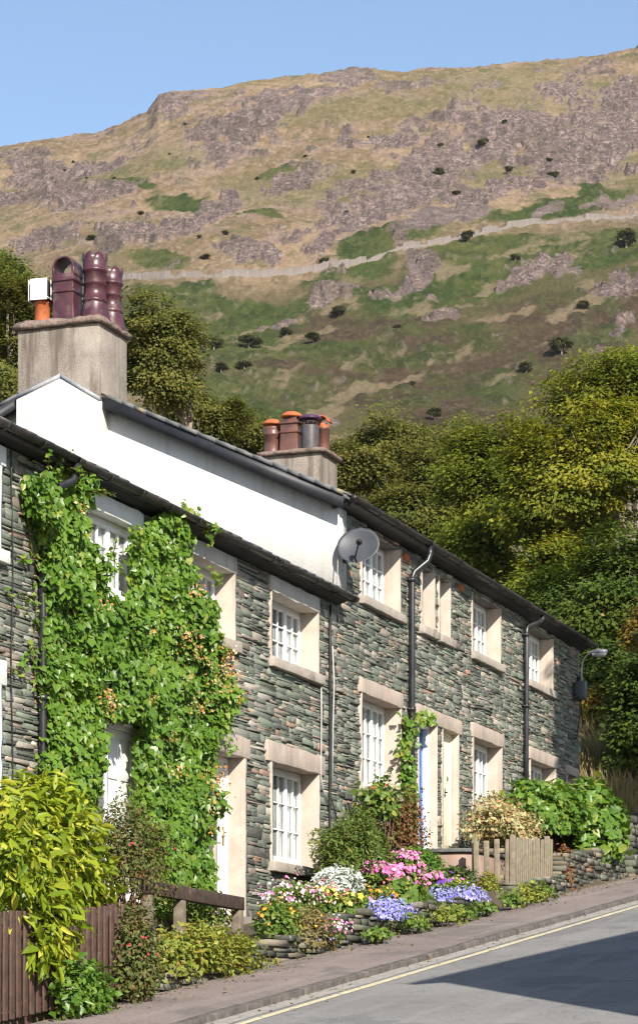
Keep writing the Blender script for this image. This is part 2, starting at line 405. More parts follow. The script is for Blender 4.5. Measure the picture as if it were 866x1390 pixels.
def rnd_dir(rng, n): return nrmz(rng.normal(size=(n, 3)))

def tint_of(rng, n, base=None, acc=0.1, spread=.28):
    b = rng.uniform(.2, .8, n) if base is None else base
    r = np.clip(b + rng.normal(0, spread, n), 0, 1)
    g = np.where(rng.random(n) < acc, rng.uniform(.4, 1, n), 0)
    return np.stack([r, g, np.zeros(n)], 1)

# ------------------------------------------------------------------ ground heights
def road_z(Y):
    Y = np.asarray(Y, float)
    a = 1.44 + .112 * Y - np.where(Y > 16, .04 * (Y - 16), 0)
    return np.where(a > -1.35, a, -1.35 - .3 * (1 - np.exp((a + 1.35) / .3)))

_HD = np.array([0, 40, 46, 49, 57, 70, 90, 120, 350.]); _HZ = np.array([-1.6, 2.4, 3.1, 4.0, 6.8, 10.2, 15.0, 23.0, 82.25])
def cam_dl(X, Y):
    a = np.asarray(X, float) - CAM[0]; b = np.asarray(Y, float) - CAM[1]
    return -SN * a + CS * b, CS * a + SN * b

def near_z(X, Y):
    X = np.asarray(X, float); Y = np.asarray(Y, float)
    D, L = cam_dl(X, Y)
    r = road_z(Y)
    hill = np.interp(D, _HD, _HZ)
    low = r + .33 * (1 - sstep(1.55, 1.75, X)) - .06 * sstep(1.55, 1.75, X)
    corr = sstep(1.1, 1.6, X) * (1 - sstep(12.5, 18, X)) * (1 - sstep(34, 46, Y))
    w = sstep(44, 50, D) * (1 - corr)
    z = low * (1 - w) + np.maximum(hill, low) * w
    z = z + .25 * (fbm(X * .35, Y * .35, 5, 3) - .5) * w
    far = sstep(60, 75, D)
    return z + 1.2 * (fbm(X * .05, Y * .05, 9, 3) - .5) * far

# ridge outline of the fell: tangent of the elevation against the bearing
_RX = np.array([-500, -200, 0, 70, 130, 165, 200, 215, 235, 300, 350, 430, 480, 540, 600, 640, 700, 770, 820, 866, 1050, 1300])
_RY = np.array([330, 250, 200, 188, 183, 170, 152, 128, 122, 118, 107, 98, 92, 97, 92, 92, 83, 80, 74, 64, 50, 40])
D0, DR = 350.0, 650.0
def ridge_tan(px): return (PCY - np.interp(px, _RX, _RY)) / FOC
_sx = np.arange(-600, 1500, 10.0); _sy = np.convolve(np.pad(np.interp(_sx, _RX, _RY), 15, 'edge'), np.ones(31) / 31, 'valid')
def ridge_soft(px): return (PCY - np.interp(px, _sx, _sy)) / FOC
def hill_f(t):
    t = np.clip(t, 0, 1); return .35 * t + .65 * (1 - (1 - t) ** 1.6)
def hill_base(D, px):
    t = (D - D0) / (DR - D0)
    f = hill_f(t); tb = ridge_soft(px)
    up = D * (.235 + (tb - .235) * f + (ridge_tan(px) - tb) * f ** 9)
    lo = np.interp(D, _HD, _HZ)
    z = np.where(D > D0, up, lo)
    over = np.maximum(D - DR, 0)
    return z - over * .10 - .006 * over ** 2
_tt = np.linspace(0, 1, 600); _ff = hill_f(_tt)
def hill_d(px, py):
    """distance at which the fell is met on the sight line of a photo pixel"""
    f = ((PCY - np.asarray(py, float)) / FOC - .235) / (ridge_soft(px) - .235)
    return D0 + (DR - D0) * np.interp(f, _ff, _tt)

def blob(px, py, cx, cy, rx, ry, rot=0):
    a = rad(rot); dx = px - cx; dy = py - cy
    u = dx * math.cos(a) + dy * math.sin(a); v = -dx * math.sin(a) + dy * math.cos(a)
    return np.clip(1.3 - np.sqrt((u / rx) ** 2 + (v / ry) ** 2), 0, 1)

ROCKS = [(240, 142, 40, 20, -5), (330, 178, 62, 26, -12), (250, 300, 80, 28, -22), (180, 325, 60, 22, -15), (300, 262, 30, 16, 0), (420, 125, 75, 16, -5), (475, 105, 45, 12, 0),
         (690, 175, 120, 34, -12), (790, 195, 110, 44, -18), (650, 150, 60, 16, -8), (560, 235, 80, 30, -15), (500, 280, 70, 34, -20), (760, 120, 50, 10, -5), (845, 150, 60, 50, -20), (640, 255, 60, 30, -25),
         (450, 388, 48, 13, -14), (545, 378, 60, 14, -18), (735, 358, 75, 20, -12), (830, 378, 40, 18, -10), (838, 434, 30, 14, -15), (800, 466, 24, 8, -10),
         (470, 515, 26, 7, -18), (452, 545, 26, 7, -10), (40, 232, 60, 16, -5), (30, 265, 60, 14, -8), (110, 272, 70, 14, -8), (60, 330, 60, 12, -10), (130, 225, 50, 10, -10), (410, 240, 50, 12, -10), (370, 150, 50, 14, -10),
         (420, 330, 60, 14, -15), (340, 345, 50, 10, -10), (520, 175, 60, 12, -10), (570, 120, 50, 8, -5), (380, 420, 40, 6, -15), (610, 425, 26, 5, -15)]
SCREE = [(590, 300, 60, 22, -25), (480, 300, 40, 16, -25), (740, 282, 30, 10, -22), (830, 265, 50, 8, -15), (640, 290, 30, 20, -25), (560, 365, 40, 12, -30)]
GREEN = [(530, 330, 90, 18, -10), (350, 290, 50, 8, 5), (760, 275, 130, 20, -12), (250, 262, 60, 10, -8), (60, 262, 40, 6, 0), (230, 365, 40, 12, 0), (640, 355, 140, 22, -14), (480, 360, 70, 10, -10), (300, 410, 120, 22, -3),
         (260, 460, 140, 30, 0), (330, 520, 120, 24, 0), (180, 250, 40, 7, 0), (390, 225, 50, 7, -8), (820, 330, 90, 22, -10), (520, 470, 90, 14, 0), (800, 440, 50, 14, 0), (600, 395, 80, 14, -10)]
HEATH = [(600, 480, 260, 75, -6), (740, 420, 160, 30, -8), (540, 440, 150, 22, -6), (370, 490, 130, 24, -4), (640, 560, 160, 50, 0), (440, 410, 70, 10, -5)]
_WPX = np.array([150, 190, 300, 420, 520, 600, 640, 700, 780, 866, 960]); _WPY = np.array([388, 385, 377, 362, 346, 335, 324, 306, 294, 281, 270])

def hill_masks(px, py, D, L):
    s1 = fbm(L / 26, D / 40, 21, 5); s2 = fbm(L / 7, D / 9, 31, 5); s3 = fbm(L / 2.2, D / 3.0, 41, 4)
    warpx = px + 60 * (s1 - .5) + 26 * (s2 - .5); warpy = py + 26 * (s1 - .5) + 14 * (s2 - .5)
    rock = 0
    for r in ROCKS: rock = np.maximum(rock, blob(warpx, warpy, *r))
    above = sstep(20, -25, py - np.interp(px, _WPX, _WPY))
    rn = ridged((L + D * .06) / 13 + 7, (D - 1.6 * L) / 24, 51, 6)
    s4 = fbm(L / 1.1, D / 2.2, 43, 3)
    rock = rock * .72 + .85 * (rn - .56) + .75 * (s2 - .5) + above * .17 - .08
    rockm = sstep(.38, .58, rock + .70 * (s3 - .5) + .35 * (s4 - .5))
    scree = 0
    for r in SCREE: scree = np.maximum(scree, blob(warpx, warpy, *r))
    scree = sstep(.38, .6, scree + .4 * (s2 - .5))
    green = 0
    for r in GREEN: green = np.maximum(green, blob(warpx, warpy, *r))
    below = sstep(-4, 30, py - np.interp(px, _WPX, _WPY))
    green = sstep(.30, .55, green + .5 * (s2 - .5) + .3 * (s1 - .5) + below * .30)
    heath = 0
    for r in HEATH: heath = np.maximum(heath, blob(warpx, warpy, *r))
    streak = fbm(L / 34 + D / 200, D / 9, 61, 4)
    heath = sstep(.25, .6, heath * .9 + 1.3 * (streak - .5) + .35 * (s2 - .5)) * below
    return rockm, scree, green, heath, s1, s2, s3, above, below, rn, rock

def hill_height(D, L):
    px = PCX + FOC * L / D
    zb = hill_base(D, px)
    py = PCY - FOC * zb / D
    rockm, scree, green, heath, s1, s2, s3, above, below, rn, rock = hill_masks(px, py, D, L)
    on = sstep(D0 - 60, D0 + 20, D)
    # crags: broken steps standing out of the slope, cut by gullies
    gul = ridged(L / 8 + D / 70, D / 13 + L / 40, 171, 5)
    st = zb / 7.0 + 1.2 * fbm(L / 15, D / 22, 71, 4) + L * .030 + .30 * (gul - .5)
    fr = st - np.floor(st)
    step = sstep(.42, .80, fr) - fr
    st2 = zb / 2.1 + 1.4 * fbm(L / 5, D / 9, 73, 3) + L * .05 + .5 * gul; fr2 = st2 - np.floor(st2)
    step2 = sstep(.45, .85, fr2) - fr2
    crag = rockm * (.35 + .65 * sstep(DR, DR - 60, D)) * (step * 3.2 + step2 * 1.5 + 1.3 * (gul - .55) + .9 * (ridged(L / 2.2 + 3, D / 3.5, 91, 4) - .5) + .6 * (fbm(L / .8, D / 1.2, 95, 3) - .5) + .6)
    soft = 9.0 * (fbm(L / 60, D / 70, 101, 3) - .5) * np.clip((DR - D) / 60, 0.12, 1) + 2.0 * (s1 - .5) + .7 * (s2 - .5)
    veg = (green * .8 + heath * .6) * (s3 - .4) + .7 * (s3 - .5) + (1 - rockm) * .5 * (fbm(L / .8, D / 1.6, 97, 2) - .5) + .35 * step2 * sstep(.3, .7, s1) * above
    return zb + on * (crag + soft + veg), (px, py, rockm, scree, green, heath, s1, s2, s3, above, below, rn)

def hill_point(px, py):
    D = float(hill_d(px, py)); L = (px - PCX) / FOC * D
    z, _ = hill_height(np.array([D]), np.array([L]))
    return (CAM[0] + D * -SN + L * CS, CAM[1] + D * CS + L * SN, float(z[0]))

# ------------------------------------------------------------------ fell, ground, road
def build_hill():
    D = np.concatenate([np.linspace(120, 300, 50)[:-1], np.linspace(300, 660, 820), np.linspace(662, 760, 30)])
    T = np.concatenate([np.linspace(-.42, -.15, 60)[:-1], np.linspace(-.15, .15, 860), np.linspace(.15, .42, 60)[1:]])
    DD, TT = np.meshgrid(D, T, indexing='ij'); LL = DD * TT
    z, (px, py, rock, scree, green, heath, s1, s2, s3, above, below, rn) = hill_height(DD, LL)
    z = np.where(DD < 300, z - 1.5 * sstep(200, 120, DD), z)
    X = CAM[0] - SN * DD + CS * LL; Y = CAM[1] + CS * DD + SN * LL
    col = np.empty(DD.shape + (3,))
    def c(*a): return np.array(a)
    def mx(m, a): 
        global _; col[:] = col * (1 - m[..., None]) + a * m[..., None]
    s4 = fbm(LL / 1.0, DD / 1.6, 141, 3)
    g1 = c(0.384, 0.275, 0.179); g2 = c(0.275, 0.199, 0.122); g3 = c(0.339, 0.246, 0.197)
    col[:] = g1
    mx(sstep(.42, .62, s1), g2); mx(sstep(.48, .66, s2) * .8, g3); mx(sstep(.50, .66, s3) * .6, c(0.192, 0.149, 0.081)); mx(sstep(.54, .68, s4) * .5, c(0.474, 0.359, 0.244))
    mx(sstep(.5, .7, fbm(LL / 45, DD / 30, 121, 4)) * .45, c(0.192, 0.183, 0.081))
    mx(sstep(.60, .70, fbm(LL / 5, DD / 6, 123, 4)) * .5 * above, c(0.128, 0.139, 0.054))
    low = below * sstep(-.05, .1, green + heath + .25 * (s2 - .3)); mx(below * .9, c(0.107, 0.101, 0.042)); mx(below * sstep(.5, .66, s2) * .7, c(0.075, 0.086, 0.030)); mx(below * sstep(.52, .66, s3) * .5, c(0.157, 0.126, 0.060))
    mx(heath, c(0.102, 0.073, 0.046)); mx(heath * sstep(.48, .62, s2) * .8, c(0.102, 0.096, 0.039)); mx(heath * sstep(.5, .66, s3) * .6, c(0.067, 0.053, 0.031)); mx(heath * sstep(.57, .68, s4) * .5, c(0.162, 0.126, 0.077))
    gr = c(0.077, 0.105, 0.028)
    mx(green * (1 - heath * .6), gr); mx(green * sstep(.50, .66, s2) * (1 - heath * .5), c(0.049, 0.078, 0.021)); mx(green * sstep(.54, .7, s1) * .7 * (1 - heath * .5), c(0.133, 0.139, 0.046))
    mx(green * sstep(.5, .65, s3) * .6, c(0.042, 0.063, 0.019)); mx(green * sstep(.56, .68, s4) * .45, c(0.145, 0.149, 0.058))
    tan = sstep(.62, .76, fbm(LL / 6 + 4, DD / 7 - LL / 9, 131, 5)) * below
    mx(tan * .75, c(.30, .235, .145))
    mx(scree, c(0.319, 0.246, 0.222)); mx(scree * sstep(.48, .6, s3), c(0.237, 0.185, 0.169)); mx(scree * sstep(.56, .66, s2) * .7, c(0.150, 0.135, 0.069))
    zs = z - hill_base(DD, px); gd = np.gradient(zs, axis=0) / np.gradient(DD, axis=0); gl = np.gradient(zs, axis=1) / np.gradient(LL, axis=1)
    steep = np.clip(np.sqrt(np.maximum(gd, 0) ** 2 + .5 * gl ** 2), 0, 4); steep[DD < 300] = 0
    face = sstep(.45, 1.05, steep + .25 * (s4 - .5)); flat = sstep(.25, -.25, gd)
    rock = np.clip(rock * (1 - .75 * flat * sstep(.42, .56, s2)), 0, 1) * .75 + face * (.22 + .78 * rock) * .9; rock = np.clip(rock, 0, 1)
    mx(rock * .95, c(.40, .305, .285)); mx(rock * sstep(.47, .62, s3) * .8, c(.29, .215, .208)); mx(rock * sstep(.52, .64, s4) * .7, c(.48, .38, .35)); mx(rock * sstep(.54, .62, s2 * .5 + s4 * .5) * .5, c(.30, .225, .145)); mx(rock * sstep(.60, .68, s3 * .5 + s1 * .5) * .5, c(.12, .115, .055))
    mb = MB(); n0, n1 = DD.shape
    idx = np.arange(n0 * n1).reshape(n0, n1)
    f = np.stack([idx[:-1, :-1], idx[:-1, 1:], idx[1:, 1:], idx[1:, :-1]], -1).reshape(-1, 4)
    mb.add_arr(np.stack([X, Y, z], -1).reshape(-1, 3), f, col.reshape(-1, 3))
    m, nt, b = new_mat('fell_surface')
    a = N(nt, 'ShaderNodeAttribute', attribute_name='tint')
    f1 = noise_fac(nt, .9, 8, .25, .75, .75); f2 = noise_fac(nt, 3.2, 5, .2, .8, .7)
    cc = mixcol(nt, 1.0, a.outputs['Color'], mixcol(nt, f1, (.68, .68, .68), (1.30, 1.28, 1.25)), 'MULTIPLY')
    cc = mixcol(nt, 1.0, cc, mixcol(nt, f2, (.75, .75, .75), (1.22, 1.22, 1.22)), 'MULTIPLY')
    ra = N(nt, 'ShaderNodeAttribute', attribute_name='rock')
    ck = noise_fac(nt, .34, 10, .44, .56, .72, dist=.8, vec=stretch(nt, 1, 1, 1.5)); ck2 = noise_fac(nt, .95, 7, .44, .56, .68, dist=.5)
    def valley(f):          # crevice shade painted as narrow dark lines along the noise mid-level
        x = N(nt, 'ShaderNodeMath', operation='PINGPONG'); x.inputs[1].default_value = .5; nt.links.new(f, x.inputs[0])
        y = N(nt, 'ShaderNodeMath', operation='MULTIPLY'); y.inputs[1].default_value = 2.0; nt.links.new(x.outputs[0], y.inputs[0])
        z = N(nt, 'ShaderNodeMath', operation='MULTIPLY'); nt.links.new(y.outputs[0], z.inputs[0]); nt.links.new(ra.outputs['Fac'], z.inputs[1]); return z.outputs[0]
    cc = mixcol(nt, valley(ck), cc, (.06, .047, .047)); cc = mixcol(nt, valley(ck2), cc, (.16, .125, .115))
    nt.links.new(cc, b.inputs['Base Color']); b.inputs['Roughness'].default_value = .95; b.inputs['Specular IOR Level'].default_value = .1
    bump(nt, b, noise_fac(nt, .6, 10, 0, 1, .78), 1.0, 1.6)
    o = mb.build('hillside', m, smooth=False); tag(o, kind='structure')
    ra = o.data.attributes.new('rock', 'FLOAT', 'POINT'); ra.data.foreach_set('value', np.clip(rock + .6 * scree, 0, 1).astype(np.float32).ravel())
    return o
build_hill()

def build_ground():
    xs = np.unique(np.concatenate([np.arange(-120, -20, 3), np.arange(-20, 24, .5), np.arange(24, 130, 3), [1.55, 1.65, 1.75]]))
    ys = np.unique(np.concatenate([np.arange(-60, -20, 2), np.arange(-20, 45, .5), np.arange(45, 190, 3)]))
    X, Y = np.meshgrid(xs, ys, indexing='ij')
    Z = near_z(X, Y)
    D, L = cam_dl(X, Y)
    Z = np.where(D > 150, Z - (D - 150) * .3, Z)
    n = noise
    col = np.empty(X.shape + (3,)); col[:] = (.075, .085, .03)
    f = fbm(X * .3, Y * .3, 3, 5)
    col[f > .5] = (.11, .095, .04)
    gard = (X < 1.75) & (Y < 11); col[gard] = (.075, .058, .04)
    mb = MB(); idx = np.arange(X.size).reshape(X.shape)
    fc = np.stack([idx[:-1, :-1], idx[1:, :-1], idx[1:, 1:], idx[:-1, 1:]], -1).reshape(-1, 4)
    mb.add_arr(np.stack([X, Y, Z], -1).reshape(-1, 3), fc, col.reshape(-1, 3))
    m, nt, b = new_mat('ground_surface')
    a = N(nt, 'ShaderNodeAttribute', attribute_name='tint')
    cc = mixcol(nt, 1.0, a.outputs['Color'], mixcol(nt, noise_fac(nt, 3, 8, .3, .7), (.6, .6, .6), (1.4, 1.35, 1.3)), 'MULTIPLY')
    nt.links.new(cc, b.inputs['Base Color']); b.inputs['Roughness'].default_value = .95
    bump(nt, b, noise_fac(nt, 8, 6, 0, 1), .6, .05)
    tag(mb.build('ground', m), kind='structure')
build_ground()

KX = 3.0      # kerb line
def strip(name, mat, x0, x1, dz0, dz1, y0=-60, y1=40, step=.5, sk=None, jit=0.0, kind='structure'):
    ys = np.arange(y0, y1 + step, step); z = road_z(ys)
    j0 = jit * (fbm(ys * .6, ys * 0, 3, 3) - .5); j1 = jit * (fbm(ys * .7 + 5, ys * 0, 8, 3) - .5)
    v = np.stack([np.stack([x0 + j0, ys, z + dz0], 1), np.stack([x1 + j1, ys, z + dz1], 1)], 1).reshape(-1, 3)
    k = np.arange(len(ys) - 1) * 2
    f = np.stack([k, k + 1, k + 3, k + 2], 1)
    mb = MB(); mb.add_arr(v, f)
    o = mb.build(name, mat); tag(o, kind=kind); return o
strip('road', M['asphalt'], KX + .1, 9.3, 0, 0)
strip('road_edge', M['gutter_strip'], KX + .1, KX + .34, .004, .004, jit=.05)
strip('road_marking', M['yellow_line'], KX + .40, KX + .50, .005, .005, jit=.012)
strip('pavement', M['pavement'], 1.72, KX + .005, .075, .06, jit=0)
strip('verge', M['soil'], 9.3, 40, -.02, -.02)
def kerbs():
    mb = MB(); y = -40.0
    while y < 30:
        l = random.uniform(.7, 1.0); z0 = float(road_z(y)); z1 = float(road_z(y + l)); d = random.uniform(-.006, .006)
        v = [(KX, y + .008, z0 - .1), (KX + .11 + d, y + .008, z0 - .1), (KX + .11 + d, y + l - .008, z1 - .1), (KX, y + l - .008, z1 - .1),
             (KX, y + .008, z0 + .068 + d), (KX + .10 + d, y + .008, z0 + .062 + d), (KX + .10 + d, y + l - .008, z1 + .062 + d), (KX, y + l - .008, z1 + .068 + d)]
        mb.hexa(v); y += l
    tag(mb.build('kerb', M['kerb'], bevel=.012), kind='structure')
kerbs()

# ------------------------------------------------------------------ slate masonry
PAL = np.array([(.150, .172, .145), (.205, .218, .19), (.105, .118, .105), (.25, .238, .215), (.155, .188, .15), (.26, .215, .18), (.33, .22, .165), (.37, .345, .30), (.07, .073, .068), (.20, .165, .14), (.135, .158, .135), (.30, .268, .23)])
PW = np.array([.18, .16, .15, .09, .17, .04, .018, .035, .05, .035, .14, .03]); PW /= PW.sum()

def cut(rects, op):
    out = []
    a0, a1, b0, b1 = op
    for (y0, y1, z0, z1) in rects:
        if y1 <= a0 or y0 >= a1 or z1 <= b0 or z0 >= b1: out.append((y0, y1, z0, z1)); continue
        if y0 < a0: out.append((y0, a0, z0, z1))
        if y1 > a1: out.append((a1, y1, z0, z1))
        m0, m1 = max(y0, a0), min(y1, a1)
        if z0 < b0: out.append((m0, m1, z0, b0))
        if z1 > b1: out.append((m0, m1, b1, z1))
    return out

def stones(y0, y1, zlo, zhi, openings, rng, to3d, hmin=.10, hmax=.22, warp=.018, lens=(.14, .52), big=0.0, low=-9.0):
    """slate courses as separate blocks; to3d(y, z, depth) -> xyz"""
    R = []; z = zlo
    while z < zhi:
        h = rng.uniform(hmin, hmax) * (1.25 if z < low else 1); y = y0 - rng.uniform(0, .3)
        while y < y1:
            l = rng.uniform(*lens) * (1.5 if rng.random() < .12 else 1)
            l = min(l, y1 - y) if y1 - y - l > .08 else y1 - y
            k = rng.choice([1, 2, 3], p=[.24 + big, .46 - big * .5, .30 - big * .5])
            if k == 1: R.append((y, y + l, z, z + h))
            else:
                cs = np.concatenate([[0], np.sort(rng.uniform(.22, .78, k - 1)) if k == 2 else [rng.uniform(.25, .4), rng.uniform(.58, .75)], [1]])
                for i in range(k):
                    if l > .3 and rng.random() < .5:
                        mid = rng.uniform(.35, .65) * l
                        R.append((y, y + mid, z + h * cs[i], z + h * cs[i+1])); R.append((y + mid, y + l, z + h * cs[i], z + h * cs[i+1]))
                    else: R.append((y, y + l, z + h * cs[i], z + h * cs[i+1]))
            y += l
        z += h
    R = [(max(a, y0), min(b, y1), c, min(d, zhi)) for a, b, c, d in R if min(b, y1) - max(a, y0) > .03 and c < zhi]
    for op in openings: R = cut(R, (op[0] - .016, op[1] + .016, op[2] - .004, op[3] + .004))
    R = np.array([r for r in R if r[1] - r[0] > .025 and r[3] - r[2] > .018])
    n = len(R)
    g = .0022
    c0 = np.stack([R[:, [0, 2]], R[:, [1, 2]], R[:, [1, 3]], R[:, [0, 3]]], 1)          # n,4,2
    c0[:, :, 0] += np.array([g, -g, -g, g]); c0[:, :, 1] += np.array([g, g, -g, -g]) * .8
    w = R[:, 1] - R[:, 0]; h = R[:, 3] - R[:, 2]
    jit = rng.normal(0, 1, (n, 4, 2)) * np.stack([np.minimum(w * .05, .014), np.minimum(h * .12, .007)], 1)[:, None, :]
    c0 = c0 + np.clip(jit, -.03, .03)
    cen = c0.mean(1, keepdims=True)
    ins = np.minimum(.0045, .2 * np.minimum(w, h))
    k1 = 1 - 2 * ins / w; k2 = 1 - 2 * ins / h
    c1 = cen + (c0 - cen) * np.stack([k1, k2], 1)[:, None, :]
    dep = rng.normal(0, .008, n); dep = np.clip(dep, -.028, .032)
    tilt = rng.normal(0, .005, (n, 4))
    def wz(yz):
        y = yz[..., 0]; zz = yz[..., 1]
        return zz + warp * 2 * (fbm(y * .5, zz * .7, 77, 3) - .5) + .012 * (noise(y * 2.2, zz * 3, 78) - .5)
    V = np.empty((n, 12, 3))
    for i in range(4):
        o = c0[:, i]; inn = c1[:, i]
        V[:, i] = to3d(o[:, 0], wz(o), np.full(n, -.05))
        V[:, 4 + i] = to3d(o[:, 0], wz(o), dep - np.minimum(ins, .008) + tilt[:, i])
        V[:, 8 + i] = to3d(inn[:, 0], wz(inn), dep + tilt[:, i])
    f = []
    for i in range(4):
        j = (i + 1) % 4
        f += [(i, j, 4 + j, 4 + i), (4 + i, 4 + j, 8 + j, 8 + i)]
    f.append((8, 9, 10, 11))
    F = (np.array(f)[None] + (np.arange(n) * 12)[:, None, None]).reshape(-1, 4)
    ci = rng.choice(len(PAL), n, p=PW)
    patch = fbm(R[:, 0] * .8, R[:, 2] * .9, 15, 3)
    col = PAL[ci] * rng.uniform(.80, 1.24, (n, 1)) * (0.92 + .4 * patch)[:, None] * np.array([1.03, .99, .94])
    mb = MB(); mb.add_arr(V.reshape(-1, 3), F, np.repeat(col, 12, 0))
    return mb

def wall_core(mb, y0, y1, z0, z1, ops, x=-.045, thick=.42):
    """masonry core with real holes (a grid of boxes leaving the openings free)"""
    ys = sorted(set([y0, y1] + [v for o in ops for v in o[:2] if y0 < v < y1]))
    for i in range(len(ys) - 1):
        a, b = ys[i], ys[i + 1]; m = (a + b) / 2
        hs = sorted([(o[2], o[3]) for o in ops if o[0] < m < o[1]])
        z = z0
        for (p, q) in hs:
            if p > z: mb.box((x - thick, a, z), (x, b, p))
            z = max(z, q)
        if z < z1: mb.box((x - thick, a, z), (x, b, z1))

def ragged_panel(mb, poly_fn, n): pass

def jamb(mb, y, z0, z1, depth, side, wob=.03, face=.05):
    """plastered reveal at y (side=+1: the reveal on the uphill edge, facing down the street) with a ragged edge on the wall face"""
    n = max(4, int((z1 - z0) / .05)); zs = np.linspace(z0, z1, n)
    e = face + wob * (2 * fbm(zs * 6 + y * 3, zs * 0 + y, 19, 3) - 1) * 1.6
    b = []; y = y - side * .008
    for i in range(n): b += [(-depth, y, zs[i]), (.022, y, zs[i]), (.022, y + side * e[i], zs[i]), (-.04, y + side * e[i], zs[i])]
    f = []
    for i in range(n - 1):
        for k in range(3):
            q = (i*4+k, i*4+k+1, (i+1)*4+k+1, (i+1)*4+k); f.append(q if side > 0 else q[::-1])
    mb.add(b, f)

def rough_block(mb, lo, hi, jit=.0045, seg=.18, seed=0):
    """stone block with slightly wavering edges, long axis Y"""
    x0, y0, z0 = lo; x1, y1, z1 = hi
    n = max(2, int((y1 - y0) / seg) + 1); r = np.random.default_rng(seed + int(abs(y0) * 100))
    ys = np.linspace(y0, y1, n); v = []
    for y in ys:
        j = r.normal(0, jit, 8)
        v += [(x0, y, z0 + j[0]), (x1 + j[1] * .5, y, z0 + j[2]), (x1 + j[3] * .5, y, z1 + j[4]), (x0, y, z1 + j[5])]
    f = [(0, 1, 2, 3), tuple((n-1)*4 + k for k in (3, 2, 1, 0))]
    for i in range(n - 1):
        for k in range(4): f.append((i*4+k, (i+1)*4+k, (i+1)*4+(k+1) % 4, i*4+(k+1) % 4))
    mb.add(v, f)

def window(house, y0, y1, z0, z1, d=.24, casements=3, lintel=None, sill=True, white=False, label=None, curtain=True, headmat=None):
    """recessed white casement; lintel = (y0, y1, z0, z1) of the block over it"""
    xf = -d
    fr = MB(); t = .055
    fr.box((xf - .06, y0, z0), (xf, y0 + t, z1)); fr.box((xf - .06, y1 - t, z0), (xf, y1, z1))
    fr.box((xf - .06, y0 + t, z0), (xf + .02, y1 - t, z0 + .06)); fr.box((xf - .06, y0 + t, z1 - .05), (xf, y1 - t, z1))
    w = (y1 - y0 - 2 * t) / casements; cz0, cz1 = z0 + .062, z1 - .052
    pane = MB()
    for i in range(casements):
        a = y0 + t + i * w + .004; b = a + w - .008; s = .038; x1 = xf + .012; x0 = xf - .035
        fr.box((x0, a, cz0), (x1, a + s, cz1)); fr.box((x0, b - s, cz0), (x1, b, cz1))
        fr.box((x0, a + s, cz0), (x1, b - s, cz0 + .06)); fr.box((x0, a + s, cz1 - .05), (x1, b - s, cz1))
        ym = (a + b) / 2; fr.box((x0 + .008, ym - .009, cz0 + .06), (x1 - .004, ym + .009, cz1 - .05))
        hh = cz1 - cz0 - .11
        for k in (1, 2):
            zz = cz0 + .06 + hh * k / 3
            fr.box((x0 + .01, a + s, zz - .009), (x1 - .006, ym - .009, zz + .009)); fr.box((x0 + .01, ym + .009, zz - .009), (x1 - .006, b - s, zz + .009))
        pane.box((x0 + .016, a + s - .004, cz0 + .056), (x0 + .02, b - s + .004, cz1 - .046))
    wo = fr.build('window', M['white_paint'], house, bevel=.004)
    if label: wo['label'] = label
    pane.build('pane', M['glass'], wo)
    if curtain:
        k1, k2 = random.uniform(.30, .47), random.uniform(.30, .46)
        for (a, b) in ((y0 + .05, y0 + .05 + (y1 - y0) * k1), (y1 - .05 - (y1 - y0) * k2, y1 - .05)):
            cu = MB(); n = 28; v = []
            for i, yy in enumerate(np.linspace(a, b, n)):
                xx = xf - .060 + .012 * math.sin(i * 1.7); v += [(xx, yy, z0 + .02), (xx, yy, z1 - .02)]
            cu.add(v, [(2*i, 2*i+2, 2*i+3, 2*i+1) for i in range(n - 1)])
            cu.build('curtain', M['curtain'], wo)
    rm = MB(); rm.box((xf - .9, y0 - .3, z0 - .3), (xf - .86, y1 + .3, z1 + .3)); rm.build('room_back', M['room_dark'], wo)
    pm = M['white_lintel'] if white else M['plaster']
    for yy, sd in ((y1, 1), (y0, -1)):
        jm = MB(); jamb(jm, yy, z0 - .02, z1, d + .03, sd); jm.build('window_reveal', pm, house)
    if lintel:
        lm = MB(); rough_block(lm, (-d - .05, lintel[0], lintel[2]), (.030, lintel[1], lintel[3]), seed=3)
        lm.build('lintel', headmat or (M['white_lintel'] if white else M['lintel_stone']), house, bevel=.008)
    if sill:
        sm = MB(); rough_block(sm, (-d + .022, y0 - .06, z0 - .13), (.075, y1 + .13, z0 - .002), seed=5, jit=.0025)
        sm.build('sill', M['white_lintel'] if white else M['sill_stone'], house, bevel=.008)

def half_round(mb, y0, y1, x, z, r=.058, thick=.006):
    a = np.linspace(np.pi, 2 * np.pi, 11)
    pts = [(x + r * math.cos(t), z + r * math.sin(t)) for t in a] + [(x + (r - thick) * math.cos(t), z + (r - thick) * math.sin(t)) for t in a[::-1]]
    mb.prism(pts, 'y', y0, y1)

